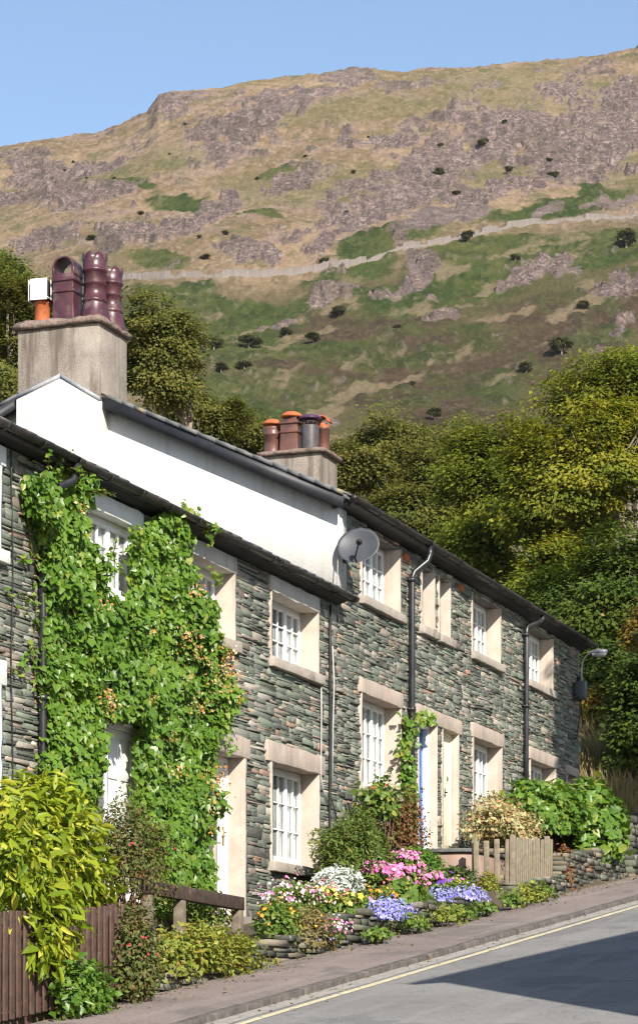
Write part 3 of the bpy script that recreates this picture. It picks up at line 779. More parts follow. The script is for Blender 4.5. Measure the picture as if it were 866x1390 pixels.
def eaves(house, y0, y1, zs, xg, zg, seed, sag=.0):
    """soffit, fascia, gutter with brackets and unions"""
    e = MB(); e.prism([(-.04, zs), (xg - .07, zg - .035), (xg - .07, zg - .015), (-.04, zs + .02)], 'y', y0, y1); e.build('soffit', M['soffit_board'], house)
    e = MB(); e.box((xg - .085, y0, zg - .05), (xg - .063, y1, zg + .05)); e.build('fascia', M['dark_board'], house)
    g = MB(); r = random.Random(seed); y = y0
    while y < y1:
        l = min(r.uniform(1.6, 2.2), y1 - y); d = r.uniform(-.010, .010); half_round(g, y, y + l - .002, xg, zg + d, .058)
        half_round(g, max(y0, y - .05), y + .05, xg, zg + d * .5, .066)     # union clip
        y += l
    g.tube([(xg, y0 - .004, zg - .02), (xg, y0 + .004, zg - .02)], .045, 12)
    g.build('gutter', M['gutter_plastic'], house)
    y = y0 + .3
    while y < y1:
        b = MB(); half_round(b, y - .014, y + .014, xg, zg, .072, .008); b.box((xg - .07, y - .014, zg - .075), (xg - .058, y + .014, zg + .03)); b.build('gutter_bracket', M['gutter_plastic'], house); y += .82

def downpipe(house, pts, r=.036, collars=()):
    p = MB(); p.tube(pts, r, 14)
    for (x, y, z) in collars: p.tube([(x, y, z - .035), (x, y, z + .035)], r * 1.28, 14); p.box((-.01, y - .07, z - .012), (x, y + .07, z + .012))
    p.build('downpipe', M['black_plastic'], house, smooth=False)

def slate_edge(mb, pts_fn, n, w, jit, rng):
    """row of slate butts along an edge"""
    for i in range(n):
        a, b = i / n, (i + 1) / n - .002
        d = rng.uniform(0, jit); t = rng.uniform(.012, .024)
        p, q = pts_fn(a), pts_fn(b)
        yield p, q, d, t

# ------------------------------------------------------------------ the two cottages of the row
def roof_slab(house, y0, y1, e, zE, ridge_x, back_x, name='roof', thick=.05, slope=.46, jag=True, seed=1):
    """slate roof: courses of thin slates over the front slope, plain back slope"""
    mb = MB(); r = np.random.default_rng(seed)
    zr = zE + slope * (e - ridge_x)
    c = (e - ridge_x); n = 18
    for i in range(n):
        a = i / n; x0 = e - c * a; x1 = e - c * min(1, a + 1.25 / n); z0 = zE + slope * c * a; z1 = zE + slope * c * min(1, a + 1.25 / n)
        y = y0
        while y < y1:
            w = min(r.uniform(.25, .42), y1 - y); j = r.uniform(-.02, .02) if i else r.uniform(-.012, .02); t = r.uniform(.014, .026)
            mb.hexa([(x0 + j, y, z0 - j * slope), (x0 + j, y + w - .004, z0 - j * slope), (x1, y + w - .004, z1 - .012), (x1, y, z1 - .012),
                     (x0 + j, y, z0 + t + .012 - j * slope), (x0 + j, y + w - .004, z0 + t + .012 - j * slope), (x1, y + w - .004, z1 + .004), (x1, y, z1 + .004)])
            y += w
    mb.prism([(e, zE - .012), (ridge_x, zr - .012), (ridge_x, zr - .07), (e, zE - .06)], 'y', y0 + .01, y1 - .01)
    mb.prism([(back_x, zE), (ridge_x, zr + .01), (ridge_x, zr - .07), (back_x, zE - .06)], 'y', y0, y1)
    y = y0
    while y < y1:
        w = min(.45, y1 - y)
        mb.prism([(ridge_x - .14, zr - .04), (ridge_x, zr + .055), (ridge_x + .14, zr - .04), (ridge_x, zr + .03)], 'y', y, y + w - .006); y += w
    return mb.build(name, M['roof_slate'], house)

def panel_door(house, y0, y1, z0, z1, d, mat, frame_mat, panels=2, handle=True, label=None, glazed=False, hx=.1):
    f = MB(); t = .06
    f.box((-d - .05, y0, z0), (-d + .045, y0 + t, z1)); f.box((-d - .05, y1 - t, z0), (-d + .045, y1, z1)); f.box((-d - .05, y0 + t, z1 - t), (-d + .045, y1 - t, z1))
    f.build('door_frame', frame_mat, house, bevel=.006)
    m = MB(); a, b = y0 + t + .004, y1 - t - .004; h0, h1 = z0 + .02, z1 - t - .004
    m.box((-d - .04, a, h0), (-d, b, h1))
    s = .1
    m.box((-d, a, h0), (-d + .014, a + s, h1)); m.box((-d, b - s, h0), (-d + .014, b, h1))
    k = 4; 
    for i in range(k + 1):
        zz = h0 + (h1 - h0 - .1) * i / k
        m.box((-d, a + s, zz), (-d + .014, b - s, zz + .1))
    ym = (a + b) / 2; m.box((-d, ym - .045, h0 + .1), (-d + .0135, ym + .045, h1 - .1))
    o = m.build('door', mat, house, bevel=.005)
    if label: o['label'] = label
    if glazed:
        g = MB(); g.box((-d + .0145, a + s + .02, h1 - .62), (-d + .017, b - s - .02, h1 - .14)); g.build('pane', M['glass'], o)
    if handle:
        hd = MB(); zz = z0 + 1.02; y = b - .05
        hd.box((-d + .014, y - .02, zz - .12), (-d + .022, y + .02, zz + .12)); hd.tube([(-d + .02, y, zz + .04), (-d + .06, y, zz + .04), (-d + .065, y - .1, zz + .035)], .009, 8)
        hd.build('handle', M['brass'], o)
    return o

near = thing('stone_cottage', 'nearer slate stone cottage with white windows, half covered in green climber', 'cottage', (0, 0, 0), 'row of stone cottages')
NO = [(-12.0, -10.25, 4.83, 5.68), (-12.0, -10.25, 2.19, 3.48), (-8.5, -6.77, 4.83, 5.68), (-5.6, -3.9, 4.83, 5.68), (-2.6, -.84, 4.83, 5.68),
      (-7.66, -6.72, 1.42, 3.42), (-4.5, -3.57, 1.42, 3.42), (-2.58, -.82, 2.19, 3.48)]
NL = [(-12.1, -10.12, 5.68, 5.88), (-12.15, -10.1, 3.48, 3.73), (-8.58, -6.70, 5.68, 5.88), (-5.7, -3.84, 5.68, 5.88), (-2.66, -.80, 5.68, 5.88),
      (-7.85, -6.55, 3.42, 3.64), (-4.7, -3.38, 3.42, 3.68), (-2.78, -.60, 3.48, 3.74)]
def sill_hole(o): return (o[0] - .06, o[1] + .13, o[2] - .13, o[2])
nh = NO + NL + [sill_hole(o) for o in NO if o[3] - o[2] < 1.5]
fx = lambda y, z, d: np.stack([d, y, z], -1)
stones(-15, -.02, .2, 5.9, nh, np.random.default_rng(11), fx, hmin=.05, hmax=.115, lens=(.15, .58), big=.05, low=2.6).build('wall', M['slate_stone'], near)
mb = MB(); wall_core(mb, -15, -.01, -.4, 5.95, NO + NL)
mb.box((-8.5, -15, -.4), (-8.1, -.01, 5.95)); mb.box((-8.1, -15, -.4), (-.47, -14.6, 5.95))
mb.build('wall_core', M['mortar'], near)
for i, (o, l, wh) in enumerate([(NO[0], NL[0], True), (NO[1], NL[1], True), (NO[2], NL[2], True), (NO[3], NL[3], False), (NO[4], NL[4], False), (NO[7], NL[7], False)]):
    window(near, *o, lintel=l, white=wh, d=.12 if i == 2 else .24, headmat=M['white_lintel'] if i < 3 else M['pale_lintel'] if i < 5 else None)
for o, l, hm in [(NO[5], NL[5], M['white_lintel']), (NO[6], NL[6], M['lintel_stone'])]:
    lm = MB(); rough_block(lm, (-.29, l[0], l[2]), (.03, l[1], l[3]), seed=9); lm.build('lintel', hm, near, bevel=.01)
    for yy, sd, fc in ((o[1], 1, .09), (o[0], -1, .05)):
        jm = MB(); jamb(jm, yy, o[2] - .5, o[3], .29, sd, face=fc); jm.build('door_reveal', M['white_lintel'] if hm is M['white_lintel'] else M['plaster'], near)
panel_door(near, -7.66, -6.72, 1.42, 3.42, .07, M['white_paint'], M['white_paint'])
panel_door(near, -4.5, -3.57, 1.42, 3.42, .24, M['white_paint'], M['white_paint'])
for a, b in (((-.3, -4.48, .9), (.22, -3.6, 1.41)), ((-.3, -7.64, .6), (.22, -6.74, 1.41))):
    mb = MB(); mb.box(a, b); mb.build('doorstep', M['step_stone'], near, bevel=.01)
roof_slab(near, -15.1, -.04, .20, 6.04, -4.27, -8.7, seed=4)
eaves(near, -15, -.03, 5.88, .25, 6.0, 5)
p1 = on_x(58, 690, .06)[1]
downpipe(near, [(.25, p1 + .42, 5.95), (.25, p1 + .42, 5.84), (.22, p1 + .38, 5.76), (.09, p1 + .06, 5.60), (.065, p1, 5.5), (.065, p1, 4.2), (.065, p1, 2.6), (.065, p1, .6)], .044, [(.065, p1, 5.42), (.065, p1, 3.45), (.065, p1, 1.5)])
mb = MB()
ca = [(.02, -9.98, z) for z in np.linspace(5.9, 1, 20)]; mb.tube([(p[0], p[1] + .02 * math.sin(p[2] * 3), p[2]) for p in ca], .008, 5)
mb.build('cable', M['black_plastic'], near)
mb = MB(); q = on_x(436, 900, .03)[1]
mb.tube([(.03, q, 4.72), (.03, q + .01, 4.3), (.03, q, 3.95), (.03, q - .005, 3.7), (.035, q - .02, 3.45), (.035, q + .08, 3.25), (.03, q + .3, 3.12)], .011, 6)
mb.build('cable', M['grey_cable'], near)

far = thing('stone_cottage', 'taller slate stone cottage uphill with white gable wall and two chimneys', 'cottage', (0, 0, 0), 'row of stone cottages')
FW = [(1.0, 2.75, 6.22, 7.18), (3.85, 4.48, 6.22, 7.14), (4.75, 5.33, 6.22, 7.14), (6.6, 8.27, 6.22, 7.18), (10.1, 11.8, 6.22, 7.18),
      (1.0, 2.78, 3.5, 4.82), (6.66, 8.35, 3.5, 4.82), (10.25, 12.0, 3.5, 4.82), (12.9, 13.6, 4.05, 4.82)]
FD = [(3.68, 4.62, 2.78, 4.76), (4.93, 5.78, 2.78, 4.76)]
FL = [None, None, None, None, None, (.90, 2.88, 4.82, 5.04), (6.56, 8.46, 4.82, 5.05), (10.15, 12.13, 4.82, 5.04), (12.8, 13.72, 4.82, 4.98)]
DL = (3.57, 5.96, 4.76, 4.99)
fh = FW + FD + [l for l in FL if l] + [DL] + [sill_hole(o) for o in FW]
stones(.0, 13.9, 1.2, 7.26, fh, np.random.default_rng(23), fx, hmin=.048, hmax=.105, lens=(.13, .48), low=3.6).build('wall', M['slate_stone'], far)
mb = MB(); wall_core(mb, .0, 13.88, .5, 7.3, FW + FD + [l for l in FL if l] + [DL])
mb.box((-8.5, .02, .5), (-8.1, 13.88, 7.3)); mb.prism([(-.47, .5), (-8.1, .5), (-8.1, 7.3), (-4.27, 9.2), (-.47, 7.4)], 'y', 13.4, 13.88)
mb.build('wall_core', M['mortar'], far)
fe = lambda y, z, d: np.stack([y, 13.9 + d, z], -1)
sb = stones(-8.5, -.06, 1.2, 7.3, [], np.random.default_rng(31), fe, hmin=.11, hmax=.22); sb.build('end_wall', M['slate_stone'], far)
for o, l in zip(FW, FL):
    sm_ = o[1] - o[0] < .8
    window(far, *o, lintel=l, casements=1 if sm_ else 3, curtain=not sm_)
# doors
lm = MB(); rough_block(lm, (-.29, DL[0], DL[2]), (.03, DL[1], DL[3]), seed=2); lm.build('lintel', M['lintel_stone'], far, bevel=.01)
for o, dd in ((FD[0], .29), (FD[1], .17)):
    jm = MB(); jamb(jm, o[1], o[2] - .3, o[3], dd, 1, face=.05 if o is FD[1] else .015, wob=.02 if o is FD[1] else .004); jm.build('door_reveal', M['plaster'], far)
    jm = MB(); jamb(jm, o[0], o[2] - .3, o[3], dd, -1, face=.03); jm.build('door_reveal', M['plaster'], far)
y0, y1, z0, z1 = FD[0]
mb = MB(); mb.box((-.24, y1 - .045, z0), (-.115, y1 - .003, z1)); mb.box((-.24, y0, z0), (-.115, y0 + .04, z1)); mb.box((-.24, y0 + .04, z1 - .05), (-.115, y1 - .045, z1)); mb.build('door_frame', M['white_paint'], far, bevel=.005)
mb = MB(); a, b = y0 + .04, y1 - .047; mb.box((-.27, a, z0), (-.225, b, z1 - .05))
for k in range(5): mb.box((-.225, a + .1, z0 + .05 + k * .38), (-.212, b - .1, z0 + .05 + k * .38 + .12))
mb.box((-.225, a, z0), (-.211, a + .1, z1 - .05)); mb.box((-.225, b - .1, z0), (-.211, b, z1 - .05))
o = mb.build('door', M['blue_paint'], far, bevel=.004); o['label'] = 'bright blue door in white frame'
hd = MB(); hd.tube([(-.21, b - .06, z0 + 1.0), (-.16, b - .06, z0 + 1.0)], .02, 10); hd.build('handle', M['brass'], o)
y0, y1, z0, z1 = FD[1]
mb = MB(); n = 7; w = (y1 - y0 - .08) / n
for k in range(n): mb.box((-.165, y0 + .04 + k * w + .003, z0 + .01), (-.125, y0 + .04 + (k + 1) * w - .003, z1 - .05))
mb.box((-.185, y0 + .04, z0 + .01), (-.166, y1 - .04, z1 - .05))
o = mb.build('door', M['cream_paint'], far, bevel=.004); o['label'] = 'cream plank door with black latch'
hd = MB(); zz = z0 + 1.02; yy = y1 - .30; hd.box((-.124, yy - .018, zz - .07), (-.117, yy + .018, zz + .07)); hd.tube([(-.118, yy, zz), (-.08, yy, zz), (-.075, yy - .09, zz)], .009, 7); hd.box((-.124, y1 - .17, zz + .20), (-.116, y1 - .13, zz + .27))
hd.build('handle', M['iron'], o)
mb = MB(); mb.box((-.19, y0, z0), (-.10, y0 + .038, z1)); mb.box((-.19, y1 - .038, z0), (-.10, y1, z1)); mb.box((-.19, y0 + .038, z1 - .045), (-.10, y1 - .038, z1)); mb.build('door_frame', M['cream_paint'], far, bevel=.005)

for (px, py) in ((553, 757), (627, 798)):
    q = on_x(px, py, .03); mb = MB(); mb.box((-.02, q[1] - .11, q[2] - .05), (.036, q[1] + .11, q[2] + .05)); mb.build('brick', M['orange_clay'], far, bevel=.006)

# gable, roof, verge
ZE, ER = 7.39, .22
def rz(x): return ZE + .46 * (ER - x)
mb = MB(); g = [(.025, 6.10), (.025, rz(.025) - .10), (-4.27, rz(-4.27) - .10), (-8.5, rz(-.05) - .10), (-8.5, 5.4), (-.3, 5.4), (-.3, 6.10)]
mb.prism(g, 'y', -.035, .30); mb.build('gable_wall', M['white_render'], far)
roof_slab(far, -.25, 14.1, ER, ZE, -4.27, -8.78, seed=8)
def verge(side):
    mb = MB(); xe, xr = (.17, -3.46) if side > 0 else (-8.7, -4.82); y0, y1 = -.255, -.225
    f = (lambda x: rz(x)) if side > 0 else (lambda x: rz(-8.54 - x))
    mb.hexa([(xr, y0, f(xr) - .20), (xe, y0, f(xe) - .22), (xe, y1, f(xe) - .22), (xr, y1, f(xr) - .20), (xr, y0, f(xr) - .035), (xe, y0, f(xe) - .035), (xe, y1, f(xe) - .035), (xr, y1, f(xr) - .035)])
    mb.hexa([(xr, y1, f(xr) - .10), (xe, y1, f(xe) - .10), (xe, -.03, f(xe) - .10), (xr, -.03, f(xr) - .10), (xr, y1, f(xr) - .08), (xe, y1, f(xe) - .08), (xe, -.03, f(xe) - .08), (xr, -.03, f(xr) - .08)])
    mb.build('barge_board', M['dark_board'], far)
    r = np.random.default_rng(3); mb = MB(); x = xe; s = 1 if xr > xe else -1
    while (xr - x) * s > .1:
        l = r.uniform(.16, .3); x2 = x + s * min(l, abs(xr - x)); d = r.uniform(0, .03); t = r.uniform(.02, .035)
        mb.hexa([(x, -.285 + d, f(x) - .034), (x2, -.285 + d, f(x2) - .034), (x2, -.10, f(x2) - .034), (x, -.10, f(x) - .034),
                 (x, -.285 + d, f(x) + t), (x2, -.285 + d, f(x2) + t - .012), (x2, -.10, f(x2) + t - .012), (x, -.10, f(x) + t)]); x = x2
    mb.build('verge_slate', M['roof_slate'], far)
verge(1); verge(-1)
eaves(far, -.14, 14.05, 7.24, .28, 7.385, 9)
y2 = on_x(559, 790, .06)[1]
downpipe(far, [(.28, y2 + .22, 7.34), (.28, y2 + .22, 7.22), (.25, y2 + .19, 7.10), (.09, y2 + .03, 6.92), (.065, y2, 6.84), (.065, y2, 5), (.065, y2, 2.4)], .046, [(.065, y2, 6.80), (.065, y2, 4.85), (.065, y2, 3.0)])
y3 = on_x(714, 850, .06)[1]
downpipe(far, [(.28, y3 + .3, 7.33), (.28, y3 + .3, 7.26), (.24, y3 + .24, 7.20), (.08, y3 + .03, 7.10), (.065, y3, 7.02), (.065, y3, 5), (.065, y3, 2.8)], .042, [(.065, y3, 5.7), (.065, y3, 6.95), (.065, y3, 4.0)])
mb = MB(); q = on_x(448, 850, .03)[1]
mb.tube([(.035, q, 5.85), (.03, q, 5.2), (.035, q + .01, 4.4), (.03, q, 3.6), (.03, q - .01, 2.9), (.03, q, 2.0)], .018, 7)
mb.tube([(.03, q - .03, 3.3), (.035, q + .25, 2.95), (.035, q + .7, 2.93), (.03, q + 1.1, 3.25), (.03, q + 1.15, 3.4)], .009, 5)
mb.build('cable', M['iron'], far)
mb = MB(); q = on_x(452, 850, .03)[1]; mb.tube([(.03, q - .02, 5.3), (.035, q + .03, 4.8), (.03, q, 4.2), (.03, q - .03, 3.4)], .012, 6); mb.build('cable', M['grey_cable'], far)

# chimneys
def cap_block(mb, x0, x1, y0, y1, z, over, th, mound, seed, n=9):
    """rough flagged capping with a sloped mortar top"""
    r = np.random.default_rng(seed)
    def ring(ox, zz, jit):
        pts = []
        for (a, b) in (((x0 - ox, y0 - ox), (x1 + ox, y0 - ox)), ((x1 + ox, y0 - ox), (x1 + ox, y1 + ox)), ((x1 + ox, y1 + ox), (x0 - ox, y1 + ox)), ((x0 - ox, y1 + ox), (x0 - ox, y0 - ox))):
            for k in range(n):
                t = k / n; pts.append((a[0] + (b[0] - a[0]) * t + r.normal(0, jit), a[1] + (b[1] - a[1]) * t + r.normal(0, jit), zz + r.normal(0, jit * .7)))
        return pts
    rings = [ring(-.02, z - .002, 0), ring(over, z, .006), ring(over + .01, z + th, .010), ring(over * .2, z + th + mound * .45, .012), ring(-.22, z + th + mound, .012)]
    k = 4 * n; v = sum(rings, []); f = []
    for i in range(len(rings) - 1):
        for j in range(k): f.append((i*k+j, i*k+(j+1) % k, (i+1)*k+(j+1) % k, (i+1)*k+j))
    f.append(tuple((len(rings)-1)*k + j for j in range(k)))
    mb.add(v, f)

CX0, CX1, CY0, CY1, CZ = -4.79, -3.49, -.30, .66, 10.10
mb = MB(); mb.box((CX0, CY0, 8.0), (CX1, CY1, CZ)); ch1 = mb.build('chimney', M['grey_roughcast'], far, bevel=.02); ch1['label'] = 'wide grey roughcast chimney with purple pots'
mb = MB(); cap_block(mb, CX0, CX1, CY0, CY1, CZ, .055, .05, .13, 3); mb.build('chimney_cap', M['haunching'], ch1)
mb = MB(); ap = on_y(82, 512, -.31); lw = on_y(25, 541, -.31); rw = on_y(139, 543, -.31)
poly = [(CX0 - .01, 5.6), (CX0 - .01, lw[2]), (ap[0], ap[2]), (CX1 + .012, rw[2]), (CX1 + .012, 5.6)]
mb.prism(poly, 'y', -.32, -.03); mb.build('chimney_breast', M['white_render'], far, bevel=.006)
mb = MB()
for (a, b) in ((poly[1], poly[2]), (poly[2], poly[3])):
    j = .012
    p, q = a, b
    mb.hexa([(p[0], -.328, p[1] - .012), (q[0], -.328, q[1] - .012), (q[0], -.29, q[1] - .012), (p[0], -.29, p[1] - .012), (p[0], -.328, p[1] + .04 + j), (q[0], -.328, q[1] + .04 + j), (q[0], -.29, q[1] + .04 + j), (p[0], -.29, p[1] + .04 + j)])
mb.build('flashing', M['lead'], far)

def crown_pot(mb, c, s=1.0, n=8):
    mb.lathe([(.225*s, 0), (.225*s, .03*s), (.21*s, .05*s), (.165*s, .25*s), (.162*s, .27*s), (.178*s, .28*s), (.178*s, .305*s), (.160*s, .315*s), (.150*s, .50*s), (.168*s, .51*s), (.168*s, .535*s)], c, 8, rot=.39)
    a = np.linspace(0, 2*np.pi, 64, endpoint=False); o = []
    prof = [(.150, .535), (.150, .68), (.172, .69), (.172, .715), (.158, .725), (.168, .84)]
    vs = []
    for (r, z) in prof: vs.append(np.stack([c[0] + r*s*np.cos(a), c[1] + r*s*np.sin(a), np.full(64, c[2] + z*s)], 1))
    crown = .86 + .075 * np.abs(np.cos(a * 4)) ** .6
    vs.append(np.stack([c[0] + .178*s*np.cos(a), c[1] + .178*s*np.sin(a), c[2] + crown*s], 1))
    vs.append(np.stack([c[0] + .150*s*np.cos(a), c[1] + .150*s*np.sin(a), c[2] + crown*s - .005], 1))
    vs.append(np.stack([c[0] + .145*s*np.cos(a), c[1] + .145*s*np.sin(a), np.full(64, c[2] + .70*s)], 1))
    f = [(i*64+k, i*64+(k+1) % 64, (i+1)*64+(k+1) % 64, (i+1)*64+k) for i in range(len(vs) - 1) for k in range(64)]
    mb.add(np.vstack(vs), f)
    mb.lathe([(.001, .70*s), (.146*s, .70*s)], c, 16)

pz = CZ + .12
p = on_y(58, 430, -.02)
mb = MB(); mb.lathe([(.12, 0), (.115, .30), (.13, .31), (.13, .35), (.10, .35), (.10, .1)], (p[0], p[1], pz), 24); pot = mb.build('chimney_pot', M['orange_clay'], ch1); pot['label'] = 'orange clay pot under a white metal cowl'
mb = MB(); w = .165
for k in range(4):
    a = k * math.pi / 2 + .10; ux, uy = math.cos(a), math.sin(a); vx, vy = -uy, ux
    pts = []
    for (r, t) in ((w, -.13), (w, .13), (w + .012, .13), (w + .012, -.13)): pts.append((p[0] + ux * r + vx * t, p[1] + uy * r + vy * t))
    mb.prism(pts, 'z', pz + .33, pz + .64)
mb.box((p[0] - .15, p[1] - .15, pz + .36), (p[0] + .15, p[1] + .15, pz + .375)); 
mb.build('chimney_cowl', M['pale_metal'], ch1, bevel=.004)
mb = MB(); mb.box((p[0] - .135, p[1] - .135, pz + .34), (p[0] + .135, p[1] + .135, pz + .60)); mb.build('cowl_inside', M['hollow_black'], ch1)  # solid near-black block standing for the dark hollow of the open cowl

p = on_y(92, 425, -.02); c = (p[0], p[1], pz)
mb = MB(); k = math.sqrt(2)
mb.lathe([(.175*k, 0), (.17*k, .02), (.155*k, .40), (.175*k, .41), (.175*k, .445), (.158*k, .45), (.160*k, .56), (.178*k, .57), (.178*k, .60), (.165*k, .605), (.165*k, .68), (.12*k, .68)], c, 4, rot=math.pi/4)
a = np.linspace(-.35, math.pi + .35, 22); R0, R1 = .172, .140; zc = .76
pts = [(c[0] + R0*math.cos(t), c[2] + zc + R0*math.sin(t)) for t in a] + [(c[0] + R1*math.cos(t), c[2] + zc + R1*math.sin(t)) for t in a[::-1]]
for i in range(21):
    q = [pts[i], pts[i+1], pts[42-i], pts[43-i]]
    mb.prism(q, 'y', c[1] - .17, c[1] + .17)
for s_ in (-1, 1): mb.box((c[0] + s_*.155 - .02, c[1] - .168, c[2] + .66), (c[0] + s_*.155 + .02, c[1] + .168, c[2] + .76))
pot = mb.build('chimney_pot', M['purple_glaze'], ch1, bevel=.006); pot['label'] = 'square purple pot with arched hood'
p = on_y(127, 430, 0.0)
mb = MB(); crown_pot(mb, (p[0] + .02, p[1], pz - .03), 1.05); pot = mb.build('chimney_pot', M['purple_glaze'], ch1); pot['label'] = 'large purple crown topped pot'
p = on_y(153, 430, .44)
mb = MB(); crown_pot(mb, (p[0] - .02, p[1], pz - .05), .98); pot = mb.build('chimney_pot', M['purple_glaze'], ch1)

E0 = on_y(437, 615, 10.0)
mb = MB(); DX1 = E0[0]; DX0 = DX1 - 1.15; mb.box((DX0, 10.0, 8.3), (DX1, 10.85, 10.52)); ch2 = mb.build('chimney', M['grey_roughcast'], far, bevel=.02); ch2['label'] = 'smaller pale chimney with four capped brown pots'
mb = MB(); cap_block(mb, DX0, DX1, 10.0, 10.85, 10.52, .075, .06, .07, 5); mb.build('chimney_cap', M['haunching'], ch2)
def pot_at(px, Y): p = on_y(px, 600, Y); return (p[0], Y, 10.62)
def dome(mb, c, z, r, h, n=20): mb.lathe([(r * .45, z - .09), (r * .45, z), (r, z - .01), (r, z + .015), (r * .86, z + h * .55), (r * .5, z + h * .9), (.001, z + h)], c, n)
c = pot_at(370, 10.35); mb = MB(); mb.lathe([(.165, 0), (.16, .02), (.15, .34), (.165, .35), (.165, .38), (.15, .40), (.175, .47), (.175, .50), (.13, .50), (.13, .3)], c, 24); o = mb.build('chimney_pot', M['brown_glaze'], ch2, smooth=False)
mb = MB(); dome(mb, c, .56, .185, .10); mb.build('pot_lid', M['orange_clay'], ch2, smooth=True)
c = pot_at(396, 10.35); mb = MB(); mb.lathe([(.18*k, 0), (.175*k, .03), (.165*k, .34), (.185*k, .35), (.185*k, .38), (.165*k, .39), (.165*k, .50), (.195*k, .52), (.195*k, .55), (.14*k, .56), (.12*k, .66)], c, 4, rot=math.pi/4); mb.build('chimney_pot', M['brown_glaze'], ch2, bevel=.006)
mb = MB(); dome(mb, c, .67, .20, .10); mb.build('pot_lid', M['orange_clay'], ch2, smooth=True)
c = pot_at(421, 10.35); mb = MB(); mb.lathe([(.165, 0), (.165, .46), (.16, .48), (.13, .48), (.13, .2)], c, 24); 
for q in range(8): a = q * math.pi / 4; mb.tube([(c[0] + .14*math.cos(a), c[1] + .14*math.sin(a), c[2] + .46), (c[0] + .14*math.cos(a), c[1] + .14*math.sin(a), c[2] + .60)], .012, 5)
mb.lathe([(.15, .53), (.155, .545)], c, 20)
mb.build('chimney_pot', M['dark_clay'], ch2)
mb = MB(); dome(mb, c, .60, .215, .08); mb.build('pot_lid', M['purple_clay'], ch2, smooth=True)
c = pot_at(439, 10.62); mb = MB(); mb.lathe([(.115, 0), (.11, .44), (.125, .45), (.125, .48), (.09, .48)], c, 20); mb.build('chimney_pot', M['brown_glaze'], ch2)
mb = MB(); mb.lathe([(.10, .48), (.105, .55), (.10, .56)], c, 16)
for i in range(9):
    a0, a1 = math.pi * i / 9, math.pi * (i + 1) / 9
    mb.prism([(c[0] + .13*math.cos(a0), c[2] + .58 + .12*math.sin(a0)), (c[0] + .13*math.cos(a1), c[2] + .58 + .12*math.sin(a1)), (c[0] + .105*math.cos(a1), c[2] + .58 + .095*math.sin(a1)), (c[0] + .105*math.cos(a0), c[2] + .58 + .095*math.sin(a0))], 'y', c[1] - .13, c[1] + .13)
mb.build('pot_lid', M['orange_clay'], ch2)

# ------------------------------------------------------------------ dish, street lamp
def satellite_dish():
    c0 = on_x(486, 740, .34); t = thing('satellite_dish', 'round dark grey satellite dish fixed beside the upper window', 'satellite dish', (.03, c0[1] + .35, c0[2] - .1))
    T = Vector(t.location)
    axis = Vector((.10, -.90, .38)).normalized(); u = axis.cross(Vector((0, 0, 1))).normalized(); v = u.cross(axis)
    cc = Vector(c0) - T; mb = MB(); R, nr, na = .30, 8, 40; vs = []
    for side in (0, .006):
        for i in range(nr + 1):
            r = R * i / nr; dep = -.07 * (1 - (r / R) ** 2) - side
            for k in range(na):
                a = 2 * math.pi * k / na; q = cc + u * (r * 1.0 * math.cos(a)) + v * (r * .92 * math.sin(a)) + axis * dep; vs.append(tuple(q))
    f = []
    for s_ in (0, 1):
        o = s_ * (nr + 1) * na
        for i in range(nr):
            for k in range(na): f.append((o+i*na+k, o+i*na+(k+1) % na, o+(i+1)*na+(k+1) % na, o+(i+1)*na+k))
    o2 = (nr + 1) * na
    for k in range(na): f.append((nr*na+k, nr*na+(k+1) % na, o2+nr*na+(k+1) % na, o2+nr*na+k))
    mb.add(vs, f); mb.build('reflector', M['dish_grey'], t)
    lnb = cc + axis * .26 - v * .12 - u * .08
    mb = MB(); mb.tube([tuple(cc - v * .26 - axis * .03), tuple(cc - v * .27 + axis * .10), tuple(lnb)], .013, 8); mb.build('arm', M['iron'], t)
    mb = MB(); d = (cc - lnb).normalized(); mb.tube([tuple(lnb - d * .06), tuple(lnb), tuple(lnb + d * .05), tuple(lnb + d * .07)], [.022, .03, .045, .04], 12); mb.build('receiver', M['iron'], t)
    mb = MB(); b = cc - axis * .09; mb.tube([tuple(b), tuple(b - axis * .05), (b.x - .03, b.y + .12, b.z - .06), (.12, b.y + .22, b.z - .06), (.0, b.y + .24, b.z - .06)], .018, 10); mb.box((-.02, b.y + .17, b.z - .14), (.01, b.y + .31, b.z + .04)); mb.build('bracket', M['iron'], t)
    mb = MB(); mb.tube([(.02, b.y - .1, b.z - .1), (.03, b.y - .14, b.z - .4), (.0, b.y - .05, b.z - .75), (.01, b.y, b.z - 1.0)], .007, 5); mb.build('cable', M['grey_cable'], t)
satellite_dish()

